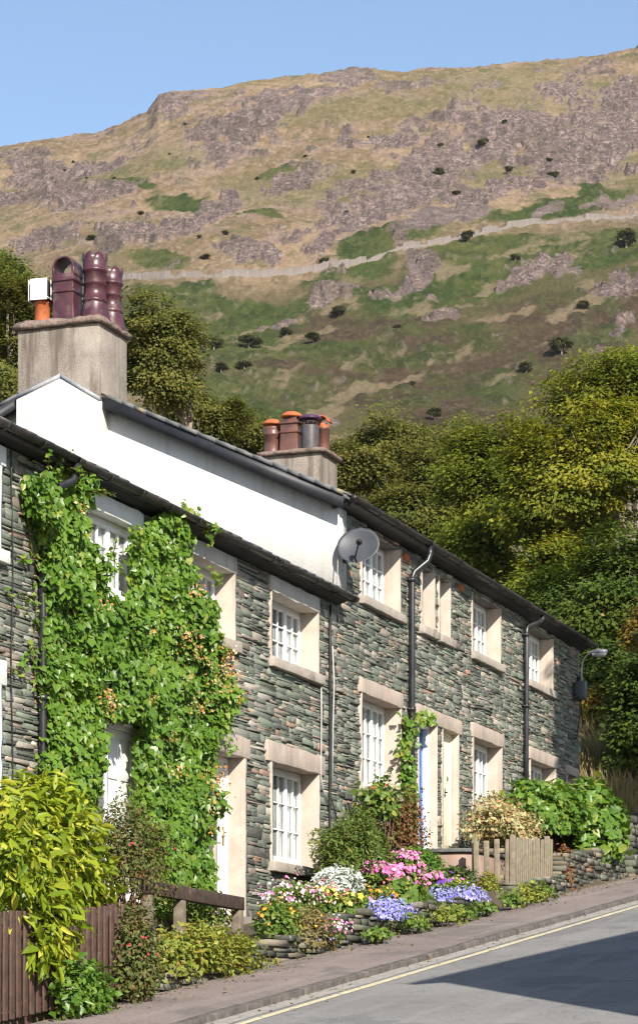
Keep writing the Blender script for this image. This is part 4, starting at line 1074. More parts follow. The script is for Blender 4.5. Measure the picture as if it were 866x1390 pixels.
def wall_lamp():
    b = on_x(786, 935, .03); t = thing('street_lamp', 'grey street lamp on a bent arm at the far corner of the cottages', 'street lamp', (.0, b[1] - .02, b[2] - .1))
    mb = MB(); mb.tube([(.08, 0, -.05), (.08, 0, .42), (.09, 0, .56), (.13, 0, .67), (.20, 0, .74), (.28, 0, .76)], .017, 10); mb.build('arm', M['lamp_metal'], t, smooth=True)
    mb = MB()
    secs = [(.25, .04, .04), (.30, .07, .055), (.40, .09, .065), (.53, .085, .06), (.58, .05, .045)]
    n = 16; vs = []
    for (x, w, h) in secs:
        for k in range(n):
            a = 2 * math.pi * k / n; vs.append((x, w * math.cos(a), .765 + h * max(math.sin(a), -.12)))
    f = [(i*n+k, i*n+(k+1) % n, (i+1)*n+(k+1) % n, (i+1)*n+k) for i in range(4) for k in range(n)] + [tuple(range(n)), tuple(4*n + k for k in range(n))]
    mb.add(vs, f); mb.build('lamp_head', M['lamp_metal'], t)
    mb = MB(); vs = []
    for (x, w, h) in ((.30, .06, .045), (.37, .08, .08), (.51, .075, .08), (.565, .045, .045)):
        for k in range(9):
            a = math.pi + math.pi * k / 8; vs.append((x, w * math.cos(a), .752 + h * math.sin(a)))
    f = [(i*9+k, i*9+k+1, (i+1)*9+k+1, (i+1)*9+k) for i in range(3) for k in range(8)] + [tuple(range(9)), tuple(27 + k for k in range(9))]
    mb.add(vs, f); mb.build('lamp_bowl', M['lamp_glass'], t)
    mb = MB(); mb.box((.0, -.03, -.15), (.07, .03, .32)); mb.build('bracket', M['iron'], t, bevel=.005)
    b = on_x(789, 940, .12)
    t2 = thing('junction_box', 'dark grey metal box under the street lamp arm', 'junction box', (.02, b[1] - .10, b[2] - .15))
    mb = MB(); mb.box((.02, -.10, 0), (.22, .10, .34)); mb.build('casing', M['box_metal'], t2, bevel=.02)
    mb = MB(); mb.box((.03, -.115, .03), (.205, -.102, .31)); mb.build('door', M['box_metal'], t2, bevel=.006)
    mb = MB(); mb.tube([(.1, 0, .0), (.1, 0, -.3), (.04, .0, -.7), (.0, 0, -.75)], .013, 6); mb.build('cable', M['iron'], t2)
wall_lamp()

# ------------------------------------------------------------------ climber on the nearer cottage
def in_poly(px, py, poly):
    inside = np.zeros(len(px), bool); n = len(poly)
    for i in range(n):
        x0, y0 = poly[i]; x1, y1 = poly[(i + 1) % n]
        c = ((y0 > py) != (y1 > py)) & (px < (x1 - x0) * (py - y0) / (y1 - y0 + 1e-12) + x0)
        inside ^= c
    return inside

def facade_poly(pts): return [(on_x(x, y, .15)[1], on_x(x, y, .15)[2]) for x, y in pts]
VINE = facade_poly([(38, 642), (64, 640), (90, 634), (130, 668), (124, 700), (128, 730), (136, 755), (140, 790), (158, 806), (172, 815), (186, 790), (188, 720), (196, 712), (212, 708), (232, 694), (250, 708), (262, 724), (270, 745), (272, 790), (282, 815), (289, 850), (306, 900), (313, 945), (306, 972), (287, 1000), (284, 1050), (279, 1075), (288, 1100), (282, 1150), (277, 1200), (272, 1235), (215, 1235), (195, 1180), (193, 1110), (188, 1040), (192, 985), (176, 972), (140, 975), (128, 990), (128, 1030), (134, 1090), (120, 1120), (65, 1110), (66, 900), (65, 740), (44, 700)])
def build_vine():
    rng = np.random.default_rng(5)
    t = thing('climbing_vine', 'leafy green climbing plant covering most of the nearer cottage front', 'climbing plant', (0, -6.5, .9))
    T = np.array(t.location)
    ys = [p[0] for p in VINE]; zs = [p[1] for p in VINE]
    n = 92000
    Y = rng.uniform(min(ys), max(ys), n); Z = rng.uniform(min(zs), max(zs), n)
    wob = .10
    Yw = Y + wob * (fbm(Y * 2.2, Z * 2.2, 3, 3) - .5) * 2; Zw = Z + wob * (fbm(Y * 2.2 + 9, Z * 2.2, 6, 3) - .5) * 2
    ok = in_poly(Yw, Zw, VINE); Y, Z = Y[ok], Z[ok]
    lump = fbm(Y * 1.1, Z * 1.1, 12, 3); lump2 = fbm(Y * 3.2, Z * 3.2, 14, 3)
    thick = .08 + .32 * np.clip(lump - .28, 0, 1) + .42 * (lump2 - .42)
    keep = rng.random(len(Y)) < np.clip(.72 + 2.2 * (lump2 - .45), .16, 1)
    Y, Z, thick, lump2 = Y[keep], Z[keep], np.clip(thick[keep], .05, .34), lump2[keep]
    depth = rng.random(len(Y)) ** .55
    X = .03 + thick * depth
    P = np.stack([X, Y, Z], 1) + rng.normal(0, .02, (len(Y), 3))
    nr = nrmz(np.array([.70, -.50, .40]) + rng.normal(0, .45, P.shape))
    dr = nrmz(np.array([.25, -.1, -1.0]) + rng.normal(0, .5, P.shape))
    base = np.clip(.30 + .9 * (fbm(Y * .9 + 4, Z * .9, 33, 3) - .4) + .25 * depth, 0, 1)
    mb = MB(); tint = tint_of(rng, len(P), base, .05, .24)
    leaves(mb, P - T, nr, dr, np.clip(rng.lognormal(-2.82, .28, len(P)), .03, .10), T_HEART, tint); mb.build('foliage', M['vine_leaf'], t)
    # loose shoots: over the gutter, across the bare stone at the left, around the windows
    sh = MB(); lf = MB()
    starts = []
    for (px, py) in [(60, 650), (75, 640), (95, 635), (120, 665), (230, 695), (250, 700), (265, 708), (275, 720), (150, 760), (185, 735), (320, 950), (305, 1020), (300, 1100), (285, 770), (300, 880)]:
        for k in range(2): starts.append((px, py, rng.uniform(.1, .25), rng.uniform(-.6, 1.0), rng.uniform(-.6, .8), rng.uniform(.12, .36)))
    for (px, py) in [(50, 760), (48, 850), (47, 700), (52, 820), (46, 880), (50, 940)]:
        for k in range(2): starts.append((px + rng.uniform(-4, 4), py, .03, rng.uniform(-.35, .1), rng.uniform(-1, 1), rng.uniform(.4, .8)))
    for px, py, x, dy, dz, ln in starts:
        p = np.array(on_x(px, py, x)); d = nrmz(np.array([.3 if x > .05 else 0.0, dy, dz])); pts = [p]
        for k in range(6):
            d = nrmz(d + rng.normal(0, .25, 3) * (np.array([1, 1, 1]) if x > .05 else np.array([0, 1, 1])) + np.array([0, 0, -.03])); pts.append(pts[-1] + d * ln / 6)
        pts = np.array(pts); pts[:, 0] = np.maximum(pts[:, 0], .02); sh.tube(pts - T, np.linspace(.006, .003, 7), 5)
        m = 14; ii = rng.uniform(0, 5.99, m); q = pts[ii.astype(int)] + (pts[ii.astype(int) + 1] - pts[ii.astype(int)]) * (ii % 1)[:, None]
        leaves(lf, q - T + rng.normal(0, .015, (m, 3)), nrmz(np.array([.6, -.4, .6]) + rng.normal(0, .5, (m, 3))), rnd_dir(rng, m), rng.uniform(.035, .075, m), T_HEART, tint_of(rng, m, None, .25))
    lf.build('shoot_leaves', M['vine_leaf'], t)
    for k in range(16):     # woody stems up the wall
        y = rng.uniform(-9.2, -4.6); z = .7; pts = []
        for i in range(14): pts.append((.05 + rng.uniform(0, .05), y, z)); y += rng.normal(0, .14); z += .36
        pts = np.array(pts); ok = in_poly(pts[:, 1], pts[:, 2], VINE); 
        if ok.sum() > 3: sh.tube(pts[ok] - T, np.linspace(.022, .008, ok.sum()), 6)
    sh.build('stem', M['stem'], t)
    # faded blossom trusses
    fl = MB(); 
    for (px, py, r) in [(310, 905, .22), (318, 945, .2), (300, 930, .16), (270, 805, .14), (262, 870, .2), (275, 890, .14), (150, 955, .16), (142, 945, .1), (240, 1050, .1), (295, 1060, .2), (298, 1085, .15), (285, 1100, .14), (230, 1005, .08), (190, 860, .12), (135, 825, .1), (268, 960, .12), (282, 1125, .12), (235, 740, .05), (110, 690, .05), (255, 925, .12), (205, 950, .06), (312, 885, .12)]:
        c = np.array(on_x(px, py, .26)); m = int(420 * r * r / .04) // 6 + 8
        q = c + rng.normal(0, 1, (m, 3)) * np.array([.05, r * .9, r * .5]); leaves(fl, q - T, nrmz(np.array([.8, -.5, .5]) + rng.normal(0, .5, (m, 3))), rnd_dir(rng, m), rng.uniform(.03, .055, m), T_SIMPLE, tint_of(rng, m, None, .35))
    fl.build('faded_blossom', M['vine_bloom'], t)
build_vine()

# ------------------------------------------------------------------ shrubs and bed plants
def ell_points(rng, n, r, shell=.5, lump=.35, seed=0, zmin=-1.0):
    d = rnd_dir(rng, n); d[:, 2] = np.where(d[:, 2] < zmin, -d[:, 2], d[:, 2])
    k = rng.random(n) ** shell
    lm = 1 + lump * (fbm(d[:, 0] * 2.1 + 5 + seed, d[:, 1] * 2.1 + d[:, 2] * 1.7, 40 + seed, 3) - .5) * 2
    return d * (k * lm)[:, None] * np.asarray(r), d, k

def bush(name, label, cat, c, r, n, size, mat, tmpl=T_SIMPLE, flowers=(), seed=1, up=.5, out=.7, droop=0.0, acc=.1, shell=.4, lump=.35, stems=8, group=None, part='leaves', zmin=-.5, extra=(), jit=.5):
    """c = centre of the mass; stands on the ground below it"""
    rng = np.random.default_rng(seed + 100)
    gz = float(near_z(c[0], c[1])); base = (c[0], c[1], min(gz, c[2] - r[2] * .6))
    t = thing(name, label, cat, base, group); T = np.array(base); C = np.array(c, float)
    P, d, k = ell_points(rng, n, r, shell, lump, seed, zmin)
    for (ec, er, en) in extra:
        P2, d2, k2 = ell_points(rng, en, er, shell, lump, seed + 9, -1); P = np.vstack([P, P2 + np.array(ec) - C]); d = np.vstack([d, d2]); k = np.concatenate([k, k2]); n += en
    nr = nrmz(d * out + np.array([0.1, -.1, up]) + rng.normal(0, jit, P.shape)); dr = nrmz(d * .8 + rng.normal(0, .6, P.shape) + np.array([0, 0, .2 - droop]))
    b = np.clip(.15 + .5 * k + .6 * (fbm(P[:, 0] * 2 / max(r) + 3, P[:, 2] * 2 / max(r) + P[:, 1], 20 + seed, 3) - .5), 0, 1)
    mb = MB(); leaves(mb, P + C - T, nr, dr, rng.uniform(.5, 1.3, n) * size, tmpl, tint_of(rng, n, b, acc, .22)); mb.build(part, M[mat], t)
    if stems:
        sm = MB()
        for i in range(stems):
            e, _, _ = ell_points(rng, 1, np.array(r) * .85, .3, 0, 0, -.1); e = e[0] + C - T; s0 = np.array([rng.normal(0, r[0] * .15), rng.normal(0, r[1] * .15), 0])
            mid = (s0 + e) / 2 + np.array([0, 0, .1 * r[2]]); ts = np.linspace(0, 1, 7)[:, None]; pts = s0 * (1 - ts) ** 2 + 2 * mid * ts * (1 - ts) + e * ts ** 2
            sm.tube(pts, np.linspace(.014, .004, 7), 5)
        sm.build('stem', M['stem'], t)
    for fi, (fm, fn, fs, fr, off, tm) in enumerate(flowers):
        fb = MB(); m = int(fn * .72) if fn > 20 else fn
        dd = rnd_dir(rng, m); dd[:, 2] = np.abs(dd[:, 2]) * .9 + .05; dd = nrmz(dd + np.array([.15, -.35, 0]))
        q = C + np.asarray(off) + dd * np.asarray(fr) * rng.uniform(.62, 1.22, (m, 1)) * (1 + .5 * (fbm(dd[:, 0] * 2.3 + seed, dd[:, 1] * 2.3 + dd[:, 2], 88, 3) - .5))[:, None] - T
        leaves(fb, q, nrmz(dd + np.array([.3, -.5, .25]) + rng.normal(0, .3, q.shape)), rnd_dir(rng, m), rng.uniform(.55, 1.1, m) * fs * .88, tm, tint_of(rng, m, None, .2))
        fb.build('blossom', M[fm], t)
    return t

FLW = T_FLOWER
bush('laurel_bush', 'big yellow-green laurel with long drooping leaves over the brown picket fence', 'bush', on_x(52, 1195, 1.05), (.72, .95, 1.12), 5200, .165, 'laurel_leaf', T_LONG, seed=2, up=.55, out=.6, droop=.75, acc=.2, shell=.45, lump=.30, zmin=-.9, extra=[(on_x(62, 1250, 1.75), (.28, .42, .42), 520), (on_x(20, 1180, 1.6), (.4, .6, .7), 700), (on_x(55, 1285, 1.85), (.16, .16, .22), 120)])
bush('fuchsia_bush', 'fine twiggy dark bush with reddish tips between laurel and climber', 'bush', on_x(172, 1178, .95), (.42, .75, .66), 6500, .045, 'twiggy_leaf', seed=3, acc=.18, shell=.6, lump=.55, stems=30, flowers=[('red_petal', 40, .035, (.4, .7, .8), (0, 0, -.15), T_FLOWER)], up=.4)
bush('golden_hedge', 'low clipped yellow-green hedge under the dark timber rail', 'hedge', on_x(262, 1308, 1.6), (.36, 1.75, .33), 9000, .06, 'golden_leaf', seed=4, acc=.15, shell=.5, lump=.75, stems=10)
bush('conifer_bush', 'dense dark green feathery conifer below the white window', 'bush', on_x(480, 1170, .75), (.45, .9, .55), 11000, .07, 'conifer_leaf', T_SPRIG, seed=5, acc=.15, shell=.55, lump=.7, up=.9, out=.5, extra=[(on_x(492, 1135, .6), (.25, .4, .34), 2600), (on_x(462, 1165, .8), (.25, .4, .38), 2200), (on_x(505, 1150, .7), (.22, .4, .3), 2000)])
bush('russet_climber', 'dying russet brown climber beside the blue door', 'climbing plant', on_x(548, 1135, .45), (.30, .55, .62), 4200, .055, 'russet_leaf', seed=6, acc=.55, shell=.6, lump=.5, stems=16)
bush('rose_bush', 'thin straggling rose with a few leaves under the ground floor window', 'bush', on_x(520, 1098, .35), (.22, .85, .42), 1100, .075, 'bed_leaf', T_HEART, seed=7, acc=.2, shell=.7, lump=.6, stems=22, flowers=[('red_petal', 4, .06, (.15, .5, .4), (0, 0, .1), T_FLOWER)])
bush('variegated_bush', 'cream and brown variegated bush behind the grey picket gate', 'bush', on_x(680, 1128, .85), (.5, 1.35, .44), 7000, .075, 'variegated_leaf', seed=8, acc=.42, shell=.5, lump=.85, stems=12)
bush('hydrangea_bush', 'glossy green bush with pale pink blooms behind the grey fence', 'bush', on_x(738, 1112, .85), (.65, 1.45, .62), 9000, .10, 'shrub_leaf', T_HEART, seed=9, acc=.12, shell=.42, lump=.4, stems=10, flowers=[('pink_petal', 14, .09, (.7, 1.2, .7), (0, 0, 0), T_FLOWER)])
bush('hydrangea_bush', 'broad bright green bush at the uphill end of the slate garden wall', 'bush', on_x(788, 1132, 1.0), (.70, 1.15, .78), 6500, .14, 'shrub_leaf', T_HEART, seed=10, acc=.15, shell=.45, lump=.5, stems=10, extra=[(on_x(805, 1160, 1.35), (.28, 1.1, .30), 1500)])

bush('russet_bush', 'dying rust coloured stems and leaves at the end of the grey fence', 'bush', on_x(766, 1185, 1.55), (.16, .45, .42), 1500, .06, 'russet_leaf', seed=14, acc=.7, shell=.6, lump=.5, stems=18, zmin=-.9)

bush('cotoneaster_bush', 'loose low shrub with red bits spilling over the stone gate pier', 'bush', (1.9, on_x(186, 1268, 1.9)[1], .66), (.25, .42, .48), 2600, .055, 'twiggy_leaf', seed=15, acc=.1, shell=.6, lump=.5, stems=6, zmin=-.9, flowers=[('red_petal', 16, .04, (.25, .4, .35), (0, 0, 0), T_FLOWER)])
bush('nettle', 'dark green nettles growing against the front of the brown fence', 'weed', (1.95, on_x(118, 1300, 1.95)[1], .34), (.16, .7, .34), 1500, .075, 'shrub_leaf', seed=16, acc=.1, shell=.6, lump=.6, stems=0, zmin=-.9)
bush('privet_bush', 'paler leafy shrub at the foot of the climber behind the timber rail', 'bush', on_x(248, 1238, .75), (.35, 1.2, .30), 3200, .06, 'bed_leaf', seed=17, acc=.25, shell=.5, lump=.5, stems=10)

def ivy_strand():
    rng = np.random.default_rng(77); t = thing('ivy', 'thin ivy strand climbing beside the black downpipe near the blue door', 'climbing plant', on_x(556, 1120, .06))
    T = np.array(t.location); st = MB(); lf = MB()
    for k in range(4):
        xs = [556, 553, 557, 552, 558, 550, 560, 553]; ysx = [1120, 1100, 1080, 1060, 1040, 1020, 1000, 978]
        pts = np.array([on_x(a + rng.uniform(-7, 7), b, .08) for a, b in zip(xs, ysx)]); st.tube(pts - T, .006, 5)
        m = 150; i = rng.uniform(0, 6.99, m); q = pts[i.astype(int)] + (pts[i.astype(int) + 1] - pts[i.astype(int)]) * (i % 1)[:, None] + rng.normal(0, 1, (m, 3)) * np.array([.03, .10, .05])
        leaves(lf, q - T, nrmz(np.array([.7, -.5, .5]) + rng.normal(0, .4, (m, 3))), rnd_dir(rng, m), rng.uniform(.05, .10, m), T_HEART, tint_of(rng, m, None, .2))
    m = 120; q = np.array([on_x(a, b, .10) for a, b in zip(rng.uniform(562, 590, m), rng.uniform(968, 985, m))]); leaves(lf, q - T, nrmz(np.array([.7, -.5, .5]) + rng.normal(0, .4, (m, 3))), rnd_dir(rng, m), rng.uniform(.05, .09, m), T_HEART, tint_of(rng, m, None, .3))
    st.build('stem', M['stem'], t); lf.build('leaves', M['vine_leaf'], t)
ivy_strand()

BX = 1.25
def bed(name, label, px, py, rx, rz_, n, size, mat, flowers=(), seed=1, X=BX, depth=.28, cat='plant', **kw):
    return bush(name, label, cat, on_x(px, py, X), (depth, rx, rz_), n, size, mat, seed=seed, flowers=flowers, stems=kw.pop('stems', 3), **kw)
bed('phlox', 'mound of small white and pink phlox blooms at the near end of the bed', 402, 1232, .75, .30, 2600, .05, 'bed_leaf', [('white_petal', 170, .055, (.30, .78, .32), (0, 0, 0), FLW), ('pink_petal', 100, .052, (.30, .75, .32), (0, 0, .02), FLW)], 21, 1.15)
bed('silver_ragwort', 'silvery grey feathery plant under the ground floor window sill', 456, 1203, .60, .24, 2600, .085, 'silver_leaf', [], 22, .85, tmpl=T_SPRIG, up=.8, shell=.6)
bed('begonia', 'yellow begonias with dark green leaves in the flower bed', 458, 1236, .52, .24, 1500, .075, 'bed_leaf', [('yellow_petal', 18, .12, (.28, .42, .26), (.02, -.05, .05), FLW), ('yellow_petal', 16, .085, (.30, .40, .26), (.02, -.05, .05), FLW)], 23, 1.35)
bed('begonia', 'coral pink begonias beside the yellow ones', 492, 1240, .5, .20, 1300, .07, 'bed_leaf', [('coral_petal', 30, .085, (.28, .55, .24), (.0, -.2, .05), FLW)], 24, 1.4)
bed('begonia', 'pink and white begonias below the silvery plant', 436, 1226, .30, .20, 700, .06, 'bed_leaf', [('coral_petal', 18, .09, (.24, .3, .22), (0, 0, .04), FLW), ('white_petal', 14, .09, (.24, .3, .24), (0, 0, .05), FLW)], 25, 1.2)
for i, (px, py, r) in enumerate([(505, 1190, .16), (528, 1204, .27), (553, 1188, .22), (548, 1170, .12), (562, 1207, .15), (580, 1198, .13)]):
    lab = ['upper left', 'largest', 'upright', 'tallest', 'low', 'small outlying'][i]
    bed('geranium', ['bright pink geranium head nearest the dark conifer', 'largest bright pink geranium cluster in the middle of the bed', 'round pink geranium head on an upright stalk left of the steps', 'tallest pink geranium, highest flower of the bed', 'low pink geranium just above the pale green leaves', 'small pink geranium next to the brown painted plinth'][i], px, py, r * 1.6, r * .9, 500, .07, 'bed_leaf',
        [('pink_petal', int(1300 * r * r * 3) + 36, .085, (.20, r * 1.5, r * .9), (.03, 0, .03), FLW)], 30 + i, 1.1, depth=.2, group='pink geraniums in the bed')
bed('geranium_leaves', 'mound of round pale green leaves spilling over the slate bed wall', 548, 1228, .85, .28, 2200, .10, 'bed_leaf', [('violet_petal', 8, .07, (.28, .6, .26), (0, 0, .05), FLW)], 40, 1.35, tmpl=T_HEART)
bed('marigold', 'orange and red marigolds above the blue lobelia', 512, 1226, .34, .20, 700, .05, 'bed_leaf', [('orange_petal', 26, .075, (.24, .36, .24), (0, 0, .03), FLW), ('coral_petal', 10, .06, (.24, .36, .22), (0, 0, .03), FLW)], 41, 1.35)
bed('lobelia', 'wide cascade of pale blue lobelia hanging over the slate wall', 524, 1252, .72, .26, 1300, .035, 'bed_leaf', [('blue_petal', 1300, .05, (.26, .74, .27), (.05, 0, 0), FLW)], 42, 1.62, depth=.22)
bed('lobelia', 'small tuft of pale blue lobelia between geranium leaves and pansies', 592, 1226, .34, .18, 500, .035, 'bed_leaf', [('blue_petal', 330, .05, (.2, .36, .2), (.04, 0, 0), FLW)], 43, 1.55, depth=.2)
bed('lobelia', 'blue lobelia clump at the uphill end of the bed', 632, 1226, .50, .20, 700, .035, 'bed_leaf', [('blue_petal', 520, .05, (.22, .50, .22), (.04, 0, 0), FLW)], 44, 1.6, depth=.22)
bed('pansy', 'yellow and violet pansies in front of the brown plinth', 612, 1208, .55, .16, 800, .05, 'bed_leaf', [('violet_petal', 14, .09, (.2, .5, .17), (0, -.1, .03), FLW), ('yellow_petal', 16, .09, (.2, .22, .17), (.02, .32, .05), FLW), ('pink_petal', 5, .08, (.2, .3, .15), (.02, .1, .03), FLW)], 45, 1.3)
bed('spiraea', 'upright golden shrub at the foot of the stone steps', 662, 1222, .34, .40, 2200, .05, 'golden_leaf', [], 46, 1.4, acc=.25, up=.9, depth=.22)
bed('fern', 'dark fern tuft on top of the bed beside the plinth', 620, 1192, .4, .16, 700, .09, 'bracken_leaf', [], 47, 1.0, tmpl=T_SPRIG, up=.9)
bed('poppy', 'orange poppies at the corner beside the low hedge', 378, 1262, .42, .30, 1500, .06, 'bed_leaf', [('orange_petal', 18, .06, (.26, .44, .32), (0, 0, .02), FLW)], 48, 1.5)
bed('dried_flowers', 'dried straw coloured stalks and seed heads by the kerb side', 416, 1272, .68, .36, 3600, .06, 'dried_leaf', [('orange_petal', 9, .05, (.26, .6, .36), (0, 0, 0), FLW), ('blue_petal', 50, .035, (.28, .5, .28), (.04, .3, -.1), FLW)], 49, 1.6, tmpl=T_SPRIG, up=1.0, shell=.6, stems=14)
bed('phlox', 'pale pink flowers drooping over the near end of the slate wall', 452, 1268, .28, .22, 400, .04, 'bed_leaf', [('white_petal', 40, .055, (.2, .28, .24), (.04, 0, 0), FLW), ('pink_petal', 60, .05, (.2, .28, .24), (.04, 0, 0), FLW)], 50, 1.75, depth=.15)
bed('shrub', 'leafy green shrub filling the back of the bed by the plinth', 575, 1180, .75, .30, 2600, .08, 'shrub_leaf', [], 51, .8, tmpl=T_SPRIG, up=.9)
bed('bed_foliage', 'mixed low green leaves along the back of the flower bed', 470, 1255, 2.0, .22, 5200, .06, 'bed_leaf', [], 52, 1.1, depth=.4)
for i, (px, py, r) in enumerate([(655, 1250, .2), (690, 1232, .3), (712, 1222, .35), (735, 1214, .3), (560, 1272, .3), (600, 1262, .28), (625, 1255, .2), (506, 1288, .2)]):
    bush('weed', ['low weed at the foot of the golden shrub', 'bright green weeds before the lowest stone step', 'tallest clump of weeds under the grey fence', 'weeds under the uphill half of the grey fence', 'weed at the wall foot below the geranium leaves', 'weed at the wall foot right of the blue cascade', 'weed at the uphill foot of the bed wall', 'weed at the downhill foot of the slate bed wall'][i], 'weed', (1.95, on_x(px, py, 1.9)[1], float(road_z(on_x(px, py, 1.9)[1])) + .12 + r * .25), (.16, r * 1.9, r * .5), 420, .052, 'golden_leaf' if i % 3 == 2 else 'bed_leaf', T_HEART, seed=60 + i, stems=2, lump=.9, shell=.6, group='weeds along the pavement')

# ------------------------------------------------------------------ garden walls, fences, steps
def loose_wall(name, label, x0, x1, y0, y1, zt, seed, cat='wall', z_off=-.05, hmin=.035, hmax=.085, mul=(1.1, 1.0, .85)):
    """low drystone wall following the slope; zt(y) = top height"""
    t = thing(name, label, cat, (x0, y0, float(road_z(y0)))); T = np.array(t.location); rng = np.random.default_rng(seed); mb = MB(); cols = []
    ym = (y0 + y1) / 2; z0 = float(road_z(y0)) + z_off
    ztop = max(zt(y0), zt(y1)); z = z0
    while z < ztop:
        h = rng.uniform(hmin, hmax); y = y0
        while y < y1:
            l = min(rng.uniform(.16, .6), y1 - y)
            if z < zt(y + l / 2) and z + h > float(road_z(y + l / 2)) - .15:
                j = rng.uniform(-.03, .03, 2); e = rng.normal(0, .006, 8); c = PAL[rng.choice(len(PAL), p=PW)] * rng.uniform(.38, .85) * np.array(mul)
                v = np.array([(x0, y, z), (x1 + j[0], y, z), (x1 + j[0], y + l - .008, z), (x0, y + l - .008, z), (x0, y, z + h - .006), (x1 + j[0] - .012, y, z + h - .006), (x1 + j[0] - .012, y + l - .008, z + h - .006), (x0, y + l - .008, z + h - .006)]) - T
                v[:, 2] += e; mb.hexa(v, c)
            y += l
        z += h
    mb.build('masonry', M['slate_stone'], t)
    return t
bw0, bw1 = on_x(452, 1290, 1.7)[1], on_x(642, 1240, 1.7)[1]
loose_wall('slate_wall', 'low dry slate wall holding up the flower bed', 1.30, 1.72, bw0, bw1, lambda y: float(road_z(y)) + .44 - .02 * (y - bw0), 3)
gy0, gy1 = on_x(703, 1200, 1.72)[1], on_x(755, 1205, 1.72)[1]
loose_wall('slate_wall', 'low slate footing under the grey picket fence', 1.45, 1.75, gy0 - .05, gy1 + .6, lambda y: float(road_z(y)) + .36, 4)
loose_wall('slate_wall', 'rough slate garden wall below the broad green bush', 1.25, 1.66, gy1 + .7, 10.6, lambda y: float(road_z(y)) + .62, 5)
loose_wall('stone_wall', 'dark stone retaining wall in shade beyond the end of the pavement', 1.2, 1.75, 10.8, 30, lambda y: float(road_z(y)) + 1.05, 6, hmin=.06, hmax=.15)
py0 = on_x(172, 1290, 1.7)[1]; py1 = on_x(198, 1290, 1.7)[1]
loose_wall('stone_pier', 'short stone gate pier with yellow lichen by the brown fence', 1.42, 1.80, py0, py1, lambda y: .98, 7, cat='pier', hmin=.05, hmax=.11, mul=(1.35, 1.25, .6))
loose_wall('slate_wall', 'low slate kerb wall under the golden hedge', 1.45, 1.74, py1 + .1, bw0 - .1, lambda y: float(road_z(y)) + .30, 8)

def picket_shape(mb, x, y, z0, z1, wx, wy, top='flat'):
    mb.hexa([(x - wx, y - wy, z0), (x + wx, y - wy, z0), (x + wx, y + wy, z0), (x - wx, y + wy, z0), (x - wx, y - wy, z1), (x + wx, y - wy, z1), (x + wx, y + wy, z1), (x - wx, y + wy, z1)])

def brown_fence():
    y1 = on_x(166, 1260, 1.75)[1]; y0 = -15.5
    t = thing('picket_fence', 'reddish brown picket fence at the street edge under the laurel', 'fence', (1.75, y1, float(road_z(y1)) + .1)); T = np.array(t.location)
    r = random.Random(2); y = y1 - .05
    topz = on_x(150, 1228, 1.75)[2]
    while y > y0:
        zb = float(road_z(y)) + .16; zt = topz + (y - y1) * .07 + r.uniform(-.015, .015); mb = MB(); w = .045; a = r.uniform(-.012, .012)
        v = np.array([(1.765, y - w, zb), (1.79, y - w, zb), (1.79, y + w, zb), (1.765, y + w, zb), (1.765, y - w + a, zt), (1.79, y - w + a, zt), (1.79, y + w + a, zt), (1.765, y + w + a, zt)]) - T
        mb.hexa(v); mb.build('picket', M['brown_wood'], t, bevel=.012); y -= .128
    for h in (.25, .85):
        mb = MB(); z0 = topz + (y0 - y1) * .07 - 1.1 + h; z1 = topz - 1.1 + h
        mb.hexa(np.array([(1.725, y0, z0), (1.762, y0, z0), (1.762, y1, z1), (1.725, y1, z1), (1.725, y0, z0 + .08), (1.762, y0, z0 + .08), (1.762, y1, z1 + .08), (1.725, y1, z1 + .08)]) - T); mb.build('rail', M['brown_wood'], t)
    for y in (y1 - .1, y1 - 1.9, y1 - 3.7):
        mb = MB(); mb.box(np.array((1.62, y - .05, float(road_z(y)))) - T, np.array((1.72, y + .05, topz + (y - y1) * .07 + .02)) - T); mb.build('post', M['brown_wood'], t, bevel=.008)
brown_fence()

def timber_rail():
    X = 1.15; a = on_x(193, 1204, X); b = on_x(327, 1228, X); c = on_x(244, 1230, X)
    t = thing('rail_fence', 'dark weathered timber rail on posts in front of the climber', 'fence', (X, a[1], a[2] - .8)); T = np.array(t.location)
    mb = MB(); h = .075
    mb.hexa(np.array([(X - .05, a[1], a[2] - h), (X + .05, a[1], a[2] - h), (X + .05, b[1], b[2] - h), (X - .05, b[1], b[2] - h), (X - .05, a[1], a[2] + h), (X + .04, a[1], a[2] + h), (X + .05, b[1], b[2] + h), (X - .05, b[1], b[2] + h)]) - T); mb.build('rail', M['dark_wood'], t, bevel=.012)
    for y in (a[1] + .12, c[1], b[1] - .1):
        z = a[2] + (b[2] - a[2]) * (y - a[1]) / (b[1] - a[1]) - h - .003
        mb = MB(); mb.box(np.array((X - .055, y - .055, z - 1.0)) - T, np.array((X + .055, y + .055, z)) - T); mb.build('post', M['post_wood'], t, bevel=.01)
timber_rail()

